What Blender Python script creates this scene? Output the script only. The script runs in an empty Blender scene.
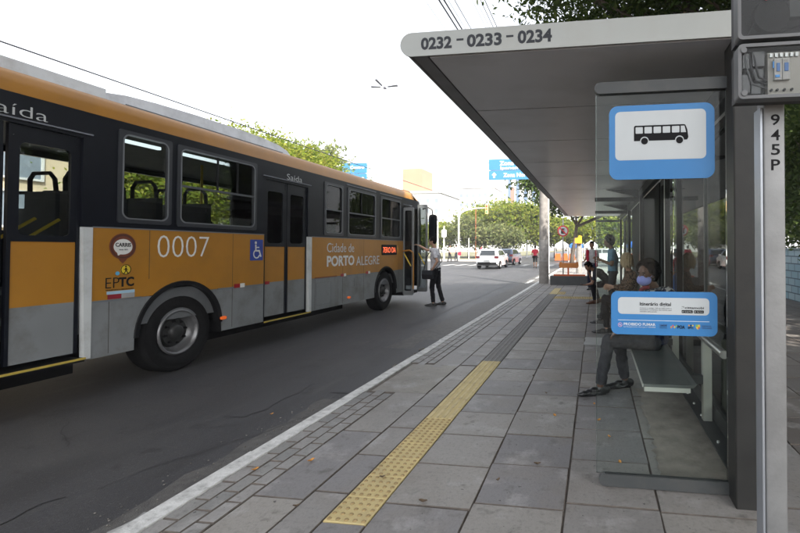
import bpy, bmesh, math, random
import numpy as np
from mathutils import Vector, Matrix, Euler
R = math.radians
rng = random.Random(7)
NP = np.random.default_rng(11)
scene = bpy.context.scene
COL = scene.collection

# ------------------------------------------------------------------ camera
# world: Y runs along the street, X to the right, Z up; pavement top at z = 0, road at z = -0.13
cam_d = bpy.data.cameras.new('camera')
cam = bpy.data.objects.new('camera', cam_d); COL.objects.link(cam)
cam.location = (0, 0, 1.49)
cam.rotation_euler = (R(90 + .86), 0, R(8.27))
cam_d.sensor_width = 36; cam_d.lens = 454 / 800 * 36
cam_d.shift_x = -130 / 800; cam_d.shift_y = -26.3 / 800
cam_d.clip_start = .05; cam_d.clip_end = 3000
scene.camera = cam

# ------------------------------------------------------------------ sky, sun, exposure
SUN_EL, SUN_AZ = R(47), R(40)          # sun behind the camera, to the right of the street
sdir = Vector((math.sin(SUN_AZ) * math.cos(SUN_EL), -math.cos(SUN_AZ) * math.cos(SUN_EL), math.sin(SUN_EL)))
world = bpy.data.worlds.new('World'); scene.world = world
world.use_nodes = True
nt = world.node_tree; nt.nodes.clear()
sky = nt.nodes.new('ShaderNodeTexSky'); sky.sky_type = 'NISHITA'; sky.sun_disc = False
sky.sun_elevation = SUN_EL
sky.sun_rotation = math.atan2(sdir.x, sdir.y)
sky.dust_density = 3.0; sky.air_density = 1.0
hs = nt.nodes.new('ShaderNodeHueSaturation'); hs.inputs['Saturation'].default_value = .24
bgn = nt.nodes.new('ShaderNodeBackground'); bgn.inputs['Strength'].default_value = .15
wo = nt.nodes.new('ShaderNodeOutputWorld')
nt.links.new(sky.outputs[0], hs.inputs['Color']); nt.links.new(hs.outputs[0], bgn.inputs['Color'])
nt.links.new(bgn.outputs[0], wo.inputs['Surface'])
sun_d = bpy.data.lights.new('sun', 'SUN'); sun_d.energy = 4.0; sun_d.angle = R(.5); sun_d.color = (1, .95, .86)
sun = bpy.data.objects.new('sun', sun_d); COL.objects.link(sun)
sun.rotation_euler = sdir.to_track_quat('Z', 'Y').to_euler()
sun.location = (20, -20, 40)
vs = scene.view_settings
vs.view_transform = 'Standard'; vs.look = 'None'; vs.gamma = 1; vs.use_curve_mapping = False
vs.exposure = 1.85
cy = scene.cycles
cy.max_bounces = 8; cy.transparent_max_bounces = 16; cy.glossy_bounces = 3; cy.diffuse_bounces = 3; cy.transmission_bounces = 4
cy.caustics_reflective = False; cy.caustics_refractive = False

# ------------------------------------------------------------------ materials
MATS = {}
def mat(name, col, rough=.6, metal=0., var=.12, scale=6., bump=0., bscale=60., spec=.5, dirt=None, dscale=2.5, coat=0., detail=4.):
    """principled paint with noise in its colour, optional second-scale dirt colour and bump"""
    if name in MATS: return MATS[name]
    m = bpy.data.materials.new(name); m.use_nodes = True
    t = m.node_tree; b = t.nodes['Principled BSDF']; L = t.links.new
    b.inputs['Roughness'].default_value = rough; b.inputs['Metallic'].default_value = metal
    b.inputs['Specular IOR Level'].default_value = spec
    if coat: b.inputs['Coat Weight'].default_value = coat; b.inputs['Coat Roughness'].default_value = .08
    tc = t.nodes.new('ShaderNodeTexCoord')
    n = t.nodes.new('ShaderNodeTexNoise'); n.inputs['Scale'].default_value = scale; n.inputs['Detail'].default_value = detail
    L(tc.outputs['Object'], n.inputs['Vector'])
    r = t.nodes.new('ShaderNodeValToRGB')
    c = Vector(col)
    r.color_ramp.elements[0].position = .25; r.color_ramp.elements[1].position = .75
    r.color_ramp.elements[0].color = (*(c * (1 - var)), 1); r.color_ramp.elements[1].color = (*[min(1, x) for x in c * (1 + var)], 1)
    L(n.outputs['Fac'], r.inputs['Fac'])
    out = r.outputs[0]
    if dirt:
        n2 = t.nodes.new('ShaderNodeTexNoise'); n2.inputs['Scale'].default_value = dscale; n2.inputs['Detail'].default_value = 8
        n2.inputs['Roughness'].default_value = .65
        L(tc.outputs['Object'], n2.inputs['Vector'])
        r2 = t.nodes.new('ShaderNodeValToRGB'); r2.color_ramp.elements[0].position = .48; r2.color_ramp.elements[1].position = .72
        r2.color_ramp.elements[1].color = (.75, .75, .75, 1)
        L(n2.outputs['Fac'], r2.inputs['Fac'])
        mx = t.nodes.new('ShaderNodeMixRGB'); mx.inputs[2].default_value = (*dirt, 1)
        L(r2.outputs[0], mx.inputs[0]); L(out, mx.inputs[1]); out = mx.outputs[0]
    L(out, b.inputs['Base Color'])
    if bump:
        n3 = t.nodes.new('ShaderNodeTexNoise'); n3.inputs['Scale'].default_value = bscale; n3.inputs['Detail'].default_value = 6
        L(tc.outputs['Object'], n3.inputs['Vector'])
        bp = t.nodes.new('ShaderNodeBump'); bp.inputs['Strength'].default_value = bump; bp.inputs['Distance'].default_value = .01
        L(n3.outputs['Fac'], bp.inputs['Height']); L(bp.outputs[0], b.inputs['Normal'])
    MATS[name] = m
    return m

def glass(name, tint=(.9, .95, .93), ior=1.5, rough=.02, smudge=0.):
    m = bpy.data.materials.new(name); m.use_nodes = True; t = m.node_tree; t.nodes.clear(); L = t.links.new
    o = t.nodes.new('ShaderNodeOutputMaterial'); tr = t.nodes.new('ShaderNodeBsdfTransparent'); gl = t.nodes.new('ShaderNodeBsdfGlossy')
    tr.inputs['Color'].default_value = (*tint, 1); gl.inputs['Roughness'].default_value = rough
    fr = t.nodes.new('ShaderNodeFresnel'); fr.inputs['IOR'].default_value = ior
    mx = t.nodes.new('ShaderNodeMixShader')
    L(fr.outputs[0], mx.inputs[0]); L(tr.outputs[0], mx.inputs[1]); L(gl.outputs[0], mx.inputs[2])
    out = mx.outputs[0]
    if smudge:
        tc = t.nodes.new('ShaderNodeTexCoord'); n = t.nodes.new('ShaderNodeTexNoise'); n.inputs['Scale'].default_value = 3.5; n.inputs['Detail'].default_value = 7
        L(tc.outputs['Object'], n.inputs['Vector'])
        mm = t.nodes.new('ShaderNodeMapRange'); mm.inputs['From Min'].default_value = .42; mm.inputs['From Max'].default_value = .8; mm.inputs['To Max'].default_value = smudge
        L(n.outputs['Fac'], mm.inputs['Value'])
        d = t.nodes.new('ShaderNodeBsdfDiffuse'); d.inputs['Color'].default_value = (.5, .5, .48, 1)
        m2 = t.nodes.new('ShaderNodeMixShader'); L(mm.outputs[0], m2.inputs[0]); L(out, m2.inputs[1]); L(d.outputs[0], m2.inputs[2]); out = m2.outputs[0]
    L(out, o.inputs['Surface'])
    MATS[name] = m
    return m

def leaf_mat(name, dark, mid, light, trans=.35):
    m = bpy.data.materials.new(name); m.use_nodes = True; t = m.node_tree; t.nodes.clear(); L = t.links.new
    o = t.nodes.new('ShaderNodeOutputMaterial'); d = t.nodes.new('ShaderNodeBsdfDiffuse'); tl = t.nodes.new('ShaderNodeBsdfTranslucent')
    g = t.nodes.new('ShaderNodeNewGeometry'); r = t.nodes.new('ShaderNodeValToRGB')
    r.color_ramp.elements[0].color = (*dark, 1); r.color_ramp.elements[1].color = (*light, 1)
    e = r.color_ramp.elements.new(.55); e.color = (*mid, 1)
    L(g.outputs['Random Per Island'], r.inputs['Fac'])
    L(r.outputs[0], d.inputs['Color'])
    hsv = t.nodes.new('ShaderNodeHueSaturation'); hsv.inputs['Value'].default_value = 1.5; hsv.inputs['Hue'].default_value = .48
    L(r.outputs[0], hsv.inputs['Color']); L(hsv.outputs[0], tl.inputs['Color'])
    mx = t.nodes.new('ShaderNodeMixShader'); mx.inputs[0].default_value = trans
    L(d.outputs[0], mx.inputs[1]); L(tl.outputs[0], mx.inputs[2]); L(mx.outputs[0], o.inputs['Surface'])
    MATS[name] = m
    return m

def emit(name, col, s):
    m = mat(name, col, .4, var=0)
    b = m.node_tree.nodes['Principled BSDF']; b.inputs['Emission Color'].default_value = (*col, 1); b.inputs['Emission Strength'].default_value = s
    return m

# ------------------------------------------------------------------ object helpers
def new_bm(): return bmesh.new()

def wmat(o):
    m = o.matrix_basis.copy()
    while o.parent is not None:
        o = o.parent; m = o.matrix_basis @ m
    return m

def obj(name, bm, m, parent=None, smooth=False, bevel=0., world=True, seg=2):
    """link a bmesh as ONE mesh object; vertices are given in world coordinates unless world is False"""
    if bevel:
        es = [e for e in bm.edges if len(e.link_faces) == 2 and e.calc_face_angle(0) > R(40)]
        if es: bmesh.ops.bevel(bm, geom=es, offset=bevel, segments=seg, affect='EDGES', profile=.6, clamp_overlap=True)
    if parent is not None and world: bm.transform(wmat(parent).inverted())
    bmesh.ops.recalc_face_normals(bm, faces=bm.faces[:])
    me = bpy.data.meshes.new(name); bm.to_mesh(me); bm.free()
    for k in (m if isinstance(m, (list, tuple)) else [m]): me.materials.append(k)
    if smooth:
        for p in me.polygons: p.use_smooth = True
        if smooth != 'all':
            try: me.set_sharp_from_angle(angle=R(38))
            except Exception: pass
    o = bpy.data.objects.new(name, me); COL.objects.link(o)
    if parent is not None: o.parent = parent
    return o

def centre_origin(o):
    """move a top-level mesh's origin to the middle of its base"""
    me = o.data; co = np.empty(len(me.vertices) * 3); me.vertices.foreach_get('co', co); co = co.reshape(-1, 3)
    c = (co.min(0) + co.max(0)) / 2; c[2] = co[:, 2].min()
    me.vertices.foreach_set('co', (co - c).ravel()); me.update(); o.location = Vector(c)
    return o

def tag(o, label, cat, group=None):
    o['label'] = label; o['category'] = cat
    if group: o['group'] = group
    return o
def thing(name, label, cat, loc=(0, 0, 0), rz=0., group=None, rx=0.):
    o = bpy.data.objects.new(name, None); COL.objects.link(o); o.empty_display_size = .2
    o.location = loc; o.rotation_euler = (rx, 0, rz)
    return tag(o, label, cat, group)
def struct(o): o['kind'] = 'structure'; return o
def copy_tree(o, parent=None):
    c = o.copy(); COL.objects.link(c)
    if parent is not None: c.parent = parent
    for ch in list(o.children): copy_tree(ch, c)
    return c

def box(bm, x0, x1, y0, y1, z0, z1, mi=0):
    v = [bm.verts.new((x, y, z)) for z in (z0, z1) for x, y in ((x0, y0), (x1, y0), (x1, y1), (x0, y1))]
    for f in ((0, 3, 2, 1), (4, 5, 6, 7), (0, 1, 5, 4), (1, 2, 6, 5), (2, 3, 7, 6), (3, 0, 4, 7)):
        bm.faces.new([v[i] for i in f]).material_index = mi
def frame_of(d):
    d = Vector(d).normalized()
    a = Vector((0, 0, 1)) if abs(d.z) < .9 else Vector((1, 0, 0))
    u = d.cross(a).normalized(); return u, d.cross(u)
def cone(bm, p0, p1, r0, r1, n=12, mi=0, cap=True, sq=(1, 1)):
    p0, p1 = Vector(p0), Vector(p1); u, w = frame_of(p1 - p0)
    A = [bm.verts.new(p0 + (u * math.cos(2 * math.pi * i / n) * sq[0] + w * math.sin(2 * math.pi * i / n) * sq[1]) * r0) for i in range(n)]
    B = [bm.verts.new(p1 + (u * math.cos(2 * math.pi * i / n) * sq[0] + w * math.sin(2 * math.pi * i / n) * sq[1]) * r1) for i in range(n)]
    for i in range(n):
        bm.faces.new((A[i], A[(i + 1) % n], B[(i + 1) % n], B[i])).material_index = mi
    if cap:
        bm.faces.new(A[::-1]).material_index = mi; bm.faces.new(B).material_index = mi
def tube(bm, pts, r, n=8, mi=0):
    pts = [Vector(p) for p in pts]; rings = []
    rs = r if isinstance(r, (list, tuple)) else [r] * len(pts)
    u = None
    for i, p in enumerate(pts):
        d = (pts[min(i + 1, len(pts) - 1)] - pts[max(i - 1, 0)]).normalized()
        if u is None: u, _ = frame_of(d)
        u = (u - d * u.dot(d)).normalized(); w = d.cross(u)
        rings.append([bm.verts.new(p + (u * math.cos(2 * math.pi * k / n) + w * math.sin(2 * math.pi * k / n)) * rs[i]) for k in range(n)])
    for a, b in zip(rings, rings[1:]):
        for k in range(n): bm.faces.new((a[k], a[(k + 1) % n], b[(k + 1) % n], b[k])).material_index = mi
    bm.faces.new(rings[0][::-1]).material_index = mi; bm.faces.new(rings[-1]).material_index = mi
def ball(bm, c, r, seg=12, rings=8, M=None, mi=0):
    r = (r, r, r) if isinstance(r, (int, float)) else r
    m = Matrix.Translation(c) @ (M.to_4x4() if M else Matrix()) @ Matrix.Diagonal((*r, 1))
    g = bmesh.ops.create_uvsphere(bm, u_segments=seg, v_segments=rings, radius=1, matrix=m)
    if mi:
        for v in g['verts']:
            for f in v.link_faces: f.material_index = mi
def rrect(x0, x1, y0, y1, r, n=5):
    """rounded rectangle outline, counter-clockwise"""
    pts = []
    for cx, cy_, a0 in ((x1 - r, y0 + r, -90), (x1 - r, y1 - r, 0), (x0 + r, y1 - r, 90), (x0 + r, y0 + r, 180)):
        for k in range(n + 1):
            a = R(a0 + 90 * k / n); pts.append((cx + r * math.cos(a), cy_ + r * math.sin(a)))
    return pts
AX = {'x': Matrix(((0, 0, 1), (1, 0, 0), (0, 1, 0))),      # face looks to +X, u = +Y, v = +Z
      '-y': Matrix(((1, 0, 0), (0, 0, -1), (0, 1, 0))),    # face looks to -Y, u = +X, v = +Z
      'z': Matrix.Identity(3)}
def prism(bm, poly, d0, d1, ax='-y', mi=0, org=(0, 0, 0)):
    """extrude an outline given in (u, v) from depth d0 to d1 along the axis normal"""
    M = AX[ax]; o = Vector(org)
    A = [bm.verts.new(o + M @ Vector((u, v, d0))) for u, v in poly]; B = [bm.verts.new(o + M @ Vector((u, v, d1))) for u, v in poly]
    n = len(poly)
    bm.faces.new(A[::-1]).material_index = mi; bm.faces.new(B).material_index = mi
    for i in range(n): bm.faces.new((A[i], A[(i + 1) % n], B[(i + 1) % n], B[i])).material_index = mi
def ring(bm, outer, inner, d0, d1, ax='x', mi=0, org=(0, 0, 0)):
    """frame between two outlines of the same point count"""
    M = AX[ax]; o = Vector(org); n = len(outer)
    P = lambda q, d: [bm.verts.new(o + M @ Vector((u, v, d))) for u, v in q]
    oa, ia, ob, ib = P(outer, d0), P(inner, d0), P(outer, d1), P(inner, d1)
    for i in range(n):
        j = (i + 1) % n
        for q in ((ob[i], ob[j], ib[j], ib[i]), (oa[j], oa[i], ia[i], ia[j]), (oa[i], oa[j], ob[j], ob[i]), (ia[j], ia[i], ib[i], ib[j])):
            bm.faces.new(q).material_index = mi
def lathe(bm, prof, axis='x', c=(0, 0, 0), n=28, mi=0):
    """profile of (radius, along-axis); axis x / z"""
    rings = []
    for r, h in prof:
        rg = []
        for k in range(n):
            a = 2 * math.pi * k / n
            p = (h, r * math.cos(a), r * math.sin(a)) if axis == 'x' else (r * math.cos(a), r * math.sin(a), h)
            rg.append(bm.verts.new(Vector(c) + Vector(p)))
        rings.append(rg)
    for a, b in zip(rings, rings[1:]):
        for k in range(n): bm.faces.new((a[k], a[(k + 1) % n], b[(k + 1) % n], b[k])).material_index = mi

def text(name, s, m, u0, u1, v0, v1, depth, ax, parent, bold=0., thick=.002, shear=0.):
    """lettering as thin raised mesh, fitted into u0..u1, v0..v1 on a plane at the given depth"""
    cu = bpy.data.curves.new(name, 'FONT'); cu.body = s; cu.offset = bold; cu.extrude = .5; cu.shear = shear; cu.resolution_u = 3
    to = bpy.data.objects.new(name, cu); COL.objects.link(to)
    bpy.context.view_layer.update()
    me = bpy.data.meshes.new_from_object(to.evaluated_get(bpy.context.evaluated_depsgraph_get()))
    bpy.data.objects.remove(to); bpy.data.curves.remove(cu)
    bm = bmesh.new(); bm.from_mesh(me); bpy.data.meshes.remove(me)
    xs = [v.co.x for v in bm.verts]; ys = [v.co.y for v in bm.verts]
    x0, x1, y0, y1 = min(xs), max(xs), min(ys), max(ys); M = AX[ax]
    for v in bm.verts:
        u = u0 + (v.co.x - x0) / (x1 - x0) * (u1 - u0); w = v0 + (v.co.y - y0) / (y1 - y0) * (v1 - v0)
        v.co = M @ Vector((u, w, depth + (v.co.z + .5) * thick))
    return obj(name, bm, m, parent)

def remeshed(name, bm, m, parent, voxel, smooth_it=3, fac=.5):
    """fuse overlapping closed blobs into one continuous skin"""
    me = bpy.data.meshes.new(name); bm.to_mesh(me); bm.free()
    o = bpy.data.objects.new(name, me); COL.objects.link(o)
    rm = o.modifiers.new('r', 'REMESH'); rm.mode = 'VOXEL'; rm.voxel_size = voxel; rm.use_smooth_shade = True
    sm = o.modifiers.new('s', 'SMOOTH'); sm.iterations = smooth_it; sm.factor = fac
    bpy.context.view_layer.update()
    me2 = bpy.data.meshes.new_from_object(o.evaluated_get(bpy.context.evaluated_depsgraph_get()))
    bpy.data.objects.remove(o); bpy.data.meshes.remove(me)
    me2.materials.clear()
    if name in ('shirt', 'jacket', 'trousers', 'shorts', 'printed_shawl', 'open_jacket', 'hair'):      # folds in the cloth, locks in the hair
        from mathutils import noise
        am, fr = (.006, 55) if name == 'hair' else (.011, 13)
        ds_ = [v.normal * (am * (noise.noise(Vector((v.co.x * fr, v.co.y * fr, v.co.z * fr * (.25 if name == 'hair' else 1.1)))) + .45 * noise.noise(v.co * fr * 2.3))) for v in me2.vertices]
        for v, d_ in zip(me2.vertices, ds_): v.co += d_
    for k in (m if isinstance(m, (list, tuple)) else [m]): me2.materials.append(k)
    for p in me2.polygons: p.use_smooth = True
    me2.name = name
    o = bpy.data.objects.new(name, me2); COL.objects.link(o)
    if parent is not None:
        me2.transform(wmat(parent).inverted()); o.parent = parent
    return o

# ------------------------------------------------------------------ shared materials
dark_steel = mat('dark_painted_steel', (.045, .047, .048), .42, spec=.3, var=.15, scale=9, bump=.06, bscale=200)
alu = mat('brushed_aluminium', (.42, .43, .42), .42, .75, var=.06, scale=30)
rubber = mat('tyre_rubber', (.009, .009, .0095), .85, var=.3, scale=20, spec=.15)
black = mat('black_plastic', (.009, .009, .010), .55, var=.2, spec=.15)
white_ink = mat('white_lettering', (.62, .62, .6), .5, var=.06, scale=20)
black_ink = mat('black_lettering', (.010, .010, .011), .7, spec=.15)
grey_ink = mat('grey_lettering', (.04, .043, .05), .7, spec=.2)
bark = mat('bark', (.075, .058, .045), .9, var=.45, scale=9, bump=.8, bscale=25)
concrete = mat('pole_concrete', (.24, .225, .21), .85, var=.2, scale=7, bump=.25, bscale=40, dirt=(.16, .14, .13), dscale=5)
white_pole = mat('white_painted_pole', (.7, .7, .68), .5)

# ================================================================== THE SETTING
def asphalt(name, base, var, patch):
    m = mat(name, base, .56, var=var, scale=55, bump=.45, bscale=160, dirt=patch, dscale=.55, spec=.5)
    t = m.node_tree; L = t.links.new; bs = t.nodes['Principled BSDF']; col = bs.inputs['Base Color'].links[0].from_socket
    tc = t.nodes.new('ShaderNodeTexCoord'); mp = t.nodes.new('ShaderNodeMapping'); mp.inputs['Scale'].default_value = (1, .16, 1); L(tc.outputs['Object'], mp.inputs['Vector'])
    for src, sc, lo, hi, cc, amt, det in ((mp.outputs[0], 1.6, .52, .66, (.022, .022, .024), .75, 8), (tc.outputs['Object'], 3.2, .60, .68, (.015, .015, .016), .7, 6), (mp.outputs[0], 4.5, .58, .72, (.075, .073, .070), .5, 9), (tc.outputs['Object'], 95, .62, .72, (.16, .155, .15), .6, 2)):
        n = t.nodes.new('ShaderNodeTexNoise'); n.inputs['Scale'].default_value = sc; n.inputs['Detail'].default_value = det; n.inputs['Roughness'].default_value = .6
        L(src, n.inputs['Vector'])
        mr = t.nodes.new('ShaderNodeMapRange'); mr.inputs['From Min'].default_value = lo; mr.inputs['From Max'].default_value = hi; mr.inputs['To Max'].default_value = amt
        L(n.outputs['Fac'], mr.inputs['Value'])
        mx = t.nodes.new('ShaderNodeMixRGB'); mx.inputs[2].default_value = (*cc, 1); L(mr.outputs[0], mx.inputs[0]); L(col, mx.inputs[1]); col = mx.outputs[0]
    L(col, bs.inputs['Base Color'])
    return m
road_m = asphalt('asphalt', (.034, .034, .037), .35, (.056, .055, .054))
earth_m = mat('packed_earth', (.10, .075, .055), .95, var=.3, scale=3, bump=.6, bscale=30, dirt=(.16, .14, .12), dscale=.6)
# ground far below everything, out to the horizon
bm = new_bm(); box(bm, -900, 900, -300, 1400, -.6, -.16); struct(obj('ground', bm, earth_m))
# road: a sheet along the street and a cross street ahead
RZ = -.13
bm = new_bm()
for x0, x1, y0, y1 in ((-14.2, -2.48, -40, 36.5), (-60, 70, 36.5, 49.5), (-13, -3.2, 49.5, 200)):
    v = [bm.verts.new(p) for p in ((x0, y0, RZ), (x1, y0, RZ), (x1, y1, RZ), (x0, y1, RZ))]; bm.faces.new(v)
road = struct(obj('road', bm, road_m))

def slab_mesh(bm, x0, x1, y0, y1, z0, z1, ch=.004, tilt=.0015, mi=0, side=None):
    big = x1 - x0 > .28
    jt = [(rng.uniform(-.004, .004), rng.uniform(-.004, .004)) if big else (0, 0) for _ in range(4)]
    lo = [bm.verts.new(p) for p in ((x0, y0, z0), (x1, y0, z0), (x1, y1, z0), (x0, y1, z0))]
    dz = [z1 - ch + rng.uniform(-tilt, tilt) for _ in range(4)]
    md = [bm.verts.new((p[0] + jt[i][0], p[1] + jt[i][1], dz[i])) for i, p in enumerate(((x0, y0), (x1, y0), (x1, y1), (x0, y1)))]
    tp = [bm.verts.new((p[0] + jt[i][0], p[1] + jt[i][1], dz[i] + ch)) for i, p in enumerate(((x0 + ch, y0 + ch), (x1 - ch, y0 + ch), (x1 - ch, y1 - ch), (x0 + ch, y1 - ch)))]
    for i in range(4):
        j = (i + 1) % 4
        sm_ = mi if side is None else side
        bm.faces.new((lo[i], lo[j], md[j], md[i])).material_index = sm_; bm.faces.new((md[i], md[j], tp[j], tp[i])).material_index = sm_
    bm.faces.new(tp).material_index = mi

def slab_mat(name, a, b, c, stain):
    m = mat(name, (.2, .2, .2), .58, bump=.3, bscale=70, spec=.5)
    t = m.node_tree; L = t.links.new; bs = t.nodes['Principled BSDF']
    g = t.nodes.new('ShaderNodeNewGeometry'); r = t.nodes.new('ShaderNodeValToRGB')
    r.color_ramp.elements[0].color = (*a, 1); r.color_ramp.elements[1].color = (*c, 1); e = r.color_ramp.elements.new(.5); e.color = (*b, 1)
    L(g.outputs['Random Per Island'], r.inputs['Fac'])
    tc = t.nodes.new('ShaderNodeTexCoord')
    col = r.outputs[0]
    for sc, lo, hi, cc, amt, det in ((1.3, .48, .72, stain, .85, 8), (3.1, .54, .66, (.34, .33, .32), .5, 10), (38, .5, .8, (.06, .06, .06), .5, 4), (7, .58, .70, (.07, .062, .055), .7, 9), (.6, .5, .7, (.11, .105, .10), .6, 7), (24, .70, .74, (.03, .028, .026), .85, 2)):
        n = t.nodes.new('ShaderNodeTexNoise'); n.inputs['Scale'].default_value = sc; n.inputs['Detail'].default_value = det; n.inputs['Roughness'].default_value = .62
        L(tc.outputs['Object'], n.inputs['Vector'])
        mr = t.nodes.new('ShaderNodeMapRange'); mr.inputs['From Min'].default_value = lo; mr.inputs['From Max'].default_value = hi; mr.inputs['To Max'].default_value = amt
        L(n.outputs['Fac'], mr.inputs['Value'])
        mx = t.nodes.new('ShaderNodeMixRGB'); mx.inputs[2].default_value = (*cc, 1)
        L(mr.outputs[0], mx.inputs[0]); L(col, mx.inputs[1]); col = mx.outputs[0]
    L(col, bs.inputs['Base Color'])
    return m
slab_m = slab_mat('basalt_slab', (.158, .152, .155), (.192, .183, .176), (.245, .230, .208), (.17, .15, .13))
mortar_m = mat('slab_mortar', (.100, .085, .073), .95, var=.3, scale=20, bump=.5)
paver_m = slab_mat('block_paver', (.17, .17, .165), (.21, .205, .195), (.24, .23, .22), (.14, .135, .125))
brown_m = slab_mat('washed_concrete', (.19, .175, .15), (.2, .185, .16), (.215, .2, .17), (.14, .125, .11))

shade_brown_m = slab_mat('shade_brown_slab', (.075, .062, .053), (.095, .08, .07), (.12, .105, .092), (.06, .045, .036))  # brown slabs, with the shade right of the pole put into their colour
P_END = 36.2
bm = new_bm()
box(bm, -2.36, 5.44, -6, P_END, -.14, -.010, 1)                       # bed under the slabs
xs = [-2.04, -1.705, -1.48]
def fill(x0, x1, y0, pitch, y1, mi=0, skip=None, gap=.0075):
    y = y0
    while y < y1:
        ya = y; yb = min(y + pitch, y1)
        if not (skip and skip(x0, x1, ya, yb)):
            slab_mesh(bm, x0 + gap / 2, x1 - gap / 2, ya + gap / 2 + rng.uniform(0, .002), yb - gap / 2 - rng.uniform(0, .002), -.014, rng.uniform(-.0015, .0015), mi=mi, side=1)
        y = yb
def patch(x0, x1, ya, yb): return x1 < -1.4 and 4.40 < (ya + yb) / 2 < 5.55
fill(-2.04, -1.705, -2.42, .98, P_END, skip=patch); fill(-1.705, -1.478, -2.42, .5, P_END, skip=patch)
fill(-2.32, -1.705, 4.43, 1.1, 5.53, mi=2, gap=.01); fill(-1.705, -1.478, 4.43, 1.1, 5.53, gap=.01)
fill(-1.222, -.712, -2.43, .495, P_END); fill(-.712, -.18, -2.36, .495, P_END); fill(-.18, .355, -2.28, .55, P_END)
fill(.355, .90, -2.35, 1.0, P_END); fill(.90, 1.45, -2.2, 1.0, P_END)
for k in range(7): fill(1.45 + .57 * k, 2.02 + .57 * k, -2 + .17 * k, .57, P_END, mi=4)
fill(-1.478, -1.222, -2.4, .5, 2.302)
fill(-1.478, -1.222, 14.4, .5, P_END)
y = -3.                                                              # small blocks beside the kerb
while y < P_END:
    for c, (a, b) in enumerate(((-2.362, -2.26), (-2.256, -2.154), (-2.150, -2.048))):
        yy = y + (.1 if c == 1 else 0)
        if not (4.35 < yy < 5.50 and b > -2.34): slab_mesh(bm, a, b, yy + .003, yy + .197, -.014, rng.uniform(-.002, .001), ch=.006, mi=3, side=1)
    y += .2
pavement = struct(obj('pavement', bm, [slab_m, mortar_m, brown_m, paver_m, shade_brown_m]))

# kerb, painted white and worn
kerb_m = mat('white_kerb_paint', (.52, .52, .505), .8, var=.16, scale=14, bump=.6, bscale=50, dirt=(.10, .095, .09), dscale=7.5)
bm = new_bm(); y = -4.
while y < 46:
    L_ = min(1.0, 46 - y); j = rng.uniform(-.004, .004)
    if y < 36.5: box(bm, -2.487 + j, -2.366, y + .003, y + L_ - .003, -.2, .004 + rng.uniform(-.003, .003))
    y += L_
struct(obj('kerb', bm, kerb_m, bevel=.012))
# worn white paint on the asphalt beside the kerb, and a lane line further out
paint_m = mat('road_paint', (.30, .30, .29), .8, var=.15, scale=20, dirt=(.07, .07, .07), dscale=7)
bm = new_bm()
def blob_outline(x0, x1, y0, y1, n=14, jit=.03):
    up = [(x1 + rng.uniform(-jit, jit), y0 + (y1 - y0) * i / n) for i in range(n + 1)]
    dn = [(x0 + rng.uniform(-jit, jit), y1 - (y1 - y0) * i / n) for i in range(n + 1)]
    return up + dn
bm.faces.new([bm.verts.new((x, y, RZ + .0095)) for x, y in blob_outline(-2.72, -2.50, 1.5, 2.42, jit=.02)])
for y0 in (20, 23.2, 27):
    bm.faces.new([bm.verts.new((x, y, RZ + .004)) for x, y in blob_outline(-3.15, -2.98, y0, y0 + 2.2, jit=.03)])
for k in range(9):
    x0 = -13.4 + k * 1.15
    bm.faces.new([bm.verts.new((x, y, RZ + .004)) for x, y in blob_outline(x0, x0 + .5, 38.0, 41.5, jit=.02)])
struct(obj('road_marking', bm, paint_m))
# resurfaced darker and lighter strips, flush with the asphalt
patch_d = mat('new_asphalt', (.038, .038, .041), .58, var=.25, scale=40, bump=.4, bscale=150)
patch_l = mat('worn_asphalt', (.080, .076, .072), .65, var=.3, scale=18, bump=.7, bscale=110, dirt=(.05, .048, .046), dscale=6)
bm = new_bm()
bm.faces.new([bm.verts.new((x, y, RZ + .003)) for x, y in blob_outline(-2.86, -2.50, -2, 4.5, n=40, jit=.05)])
bm.faces.new([bm.verts.new((x, y, RZ + .003)) for x, y in blob_outline(-3.3, -2.50, 6.9, 34, n=60, jit=.09)])
struct(obj('gutter', bm, patch_l))
bm = new_bm()
bm.faces.new([bm.verts.new((x, y, RZ + .0055)) for x, y in blob_outline(-2.95, -2.52, 4.7, 7.6, n=18, jit=.06)])
bm.faces.new([bm.verts.new((x, y, RZ + .0055)) for x, y in blob_outline(-3.52, -3.28, 3.9, 5.0, n=10, jit=.05)])
bm.faces.new([bm.verts.new((x, y, RZ + .0055)) for x, y in blob_outline(-3.9, -3.72, 9, 33, n=50, jit=.05)])
bm.faces.new([bm.verts.new((x, y, RZ + .0055)) for x, y in blob_outline(-3.55, -3.43, 1.5, 2.5, n=12, jit=.03)])
struct(obj('road_patch', bm, patch_d))
# tar-filled cracks wandering over the asphalt
crack_m = mat('tar_crack', (.020, .020, .021), .6)
bm = new_bm()
def crack(x, y, a, n, w):
    L_ = []; 
    for k in range(n):
        L_.append((x, y)); a += rng.uniform(-.5, .5); st = rng.uniform(.06, .16); x += math.cos(a) * st; y += math.sin(a) * st; a = a * .9 + .1 * 1.57
    for (xa, ya), (xb, yb) in zip(L_, L_[1:]):
        d = Vector((xb - xa, yb - ya)).normalized(); q = Vector((-d.y, d.x)) * w * rng.uniform(.5, 1)
        bm.faces.new([bm.verts.new((px + sg * q.x, py + sg * q.y, RZ + .0068)) for px, py, sg in ((xa, ya, 1), (xa, ya, -1), (xb, yb, -1), (xb, yb, 1))])
for cxy in ((-3.3, 2.6, 1.2, 16, .004), (-4.2, 3.0, 1.8, 12, .003), (-3.7, 6.2, 1.5, 20, .004), (-3.6, 3.6, .2, 8, .003), (-6.2, 15, 1.5, 60, .008), (-4.3, 16, 1.5, 60, .008)): crack(*cxy)
struct(obj('road_crack', bm, crack_m))
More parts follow.
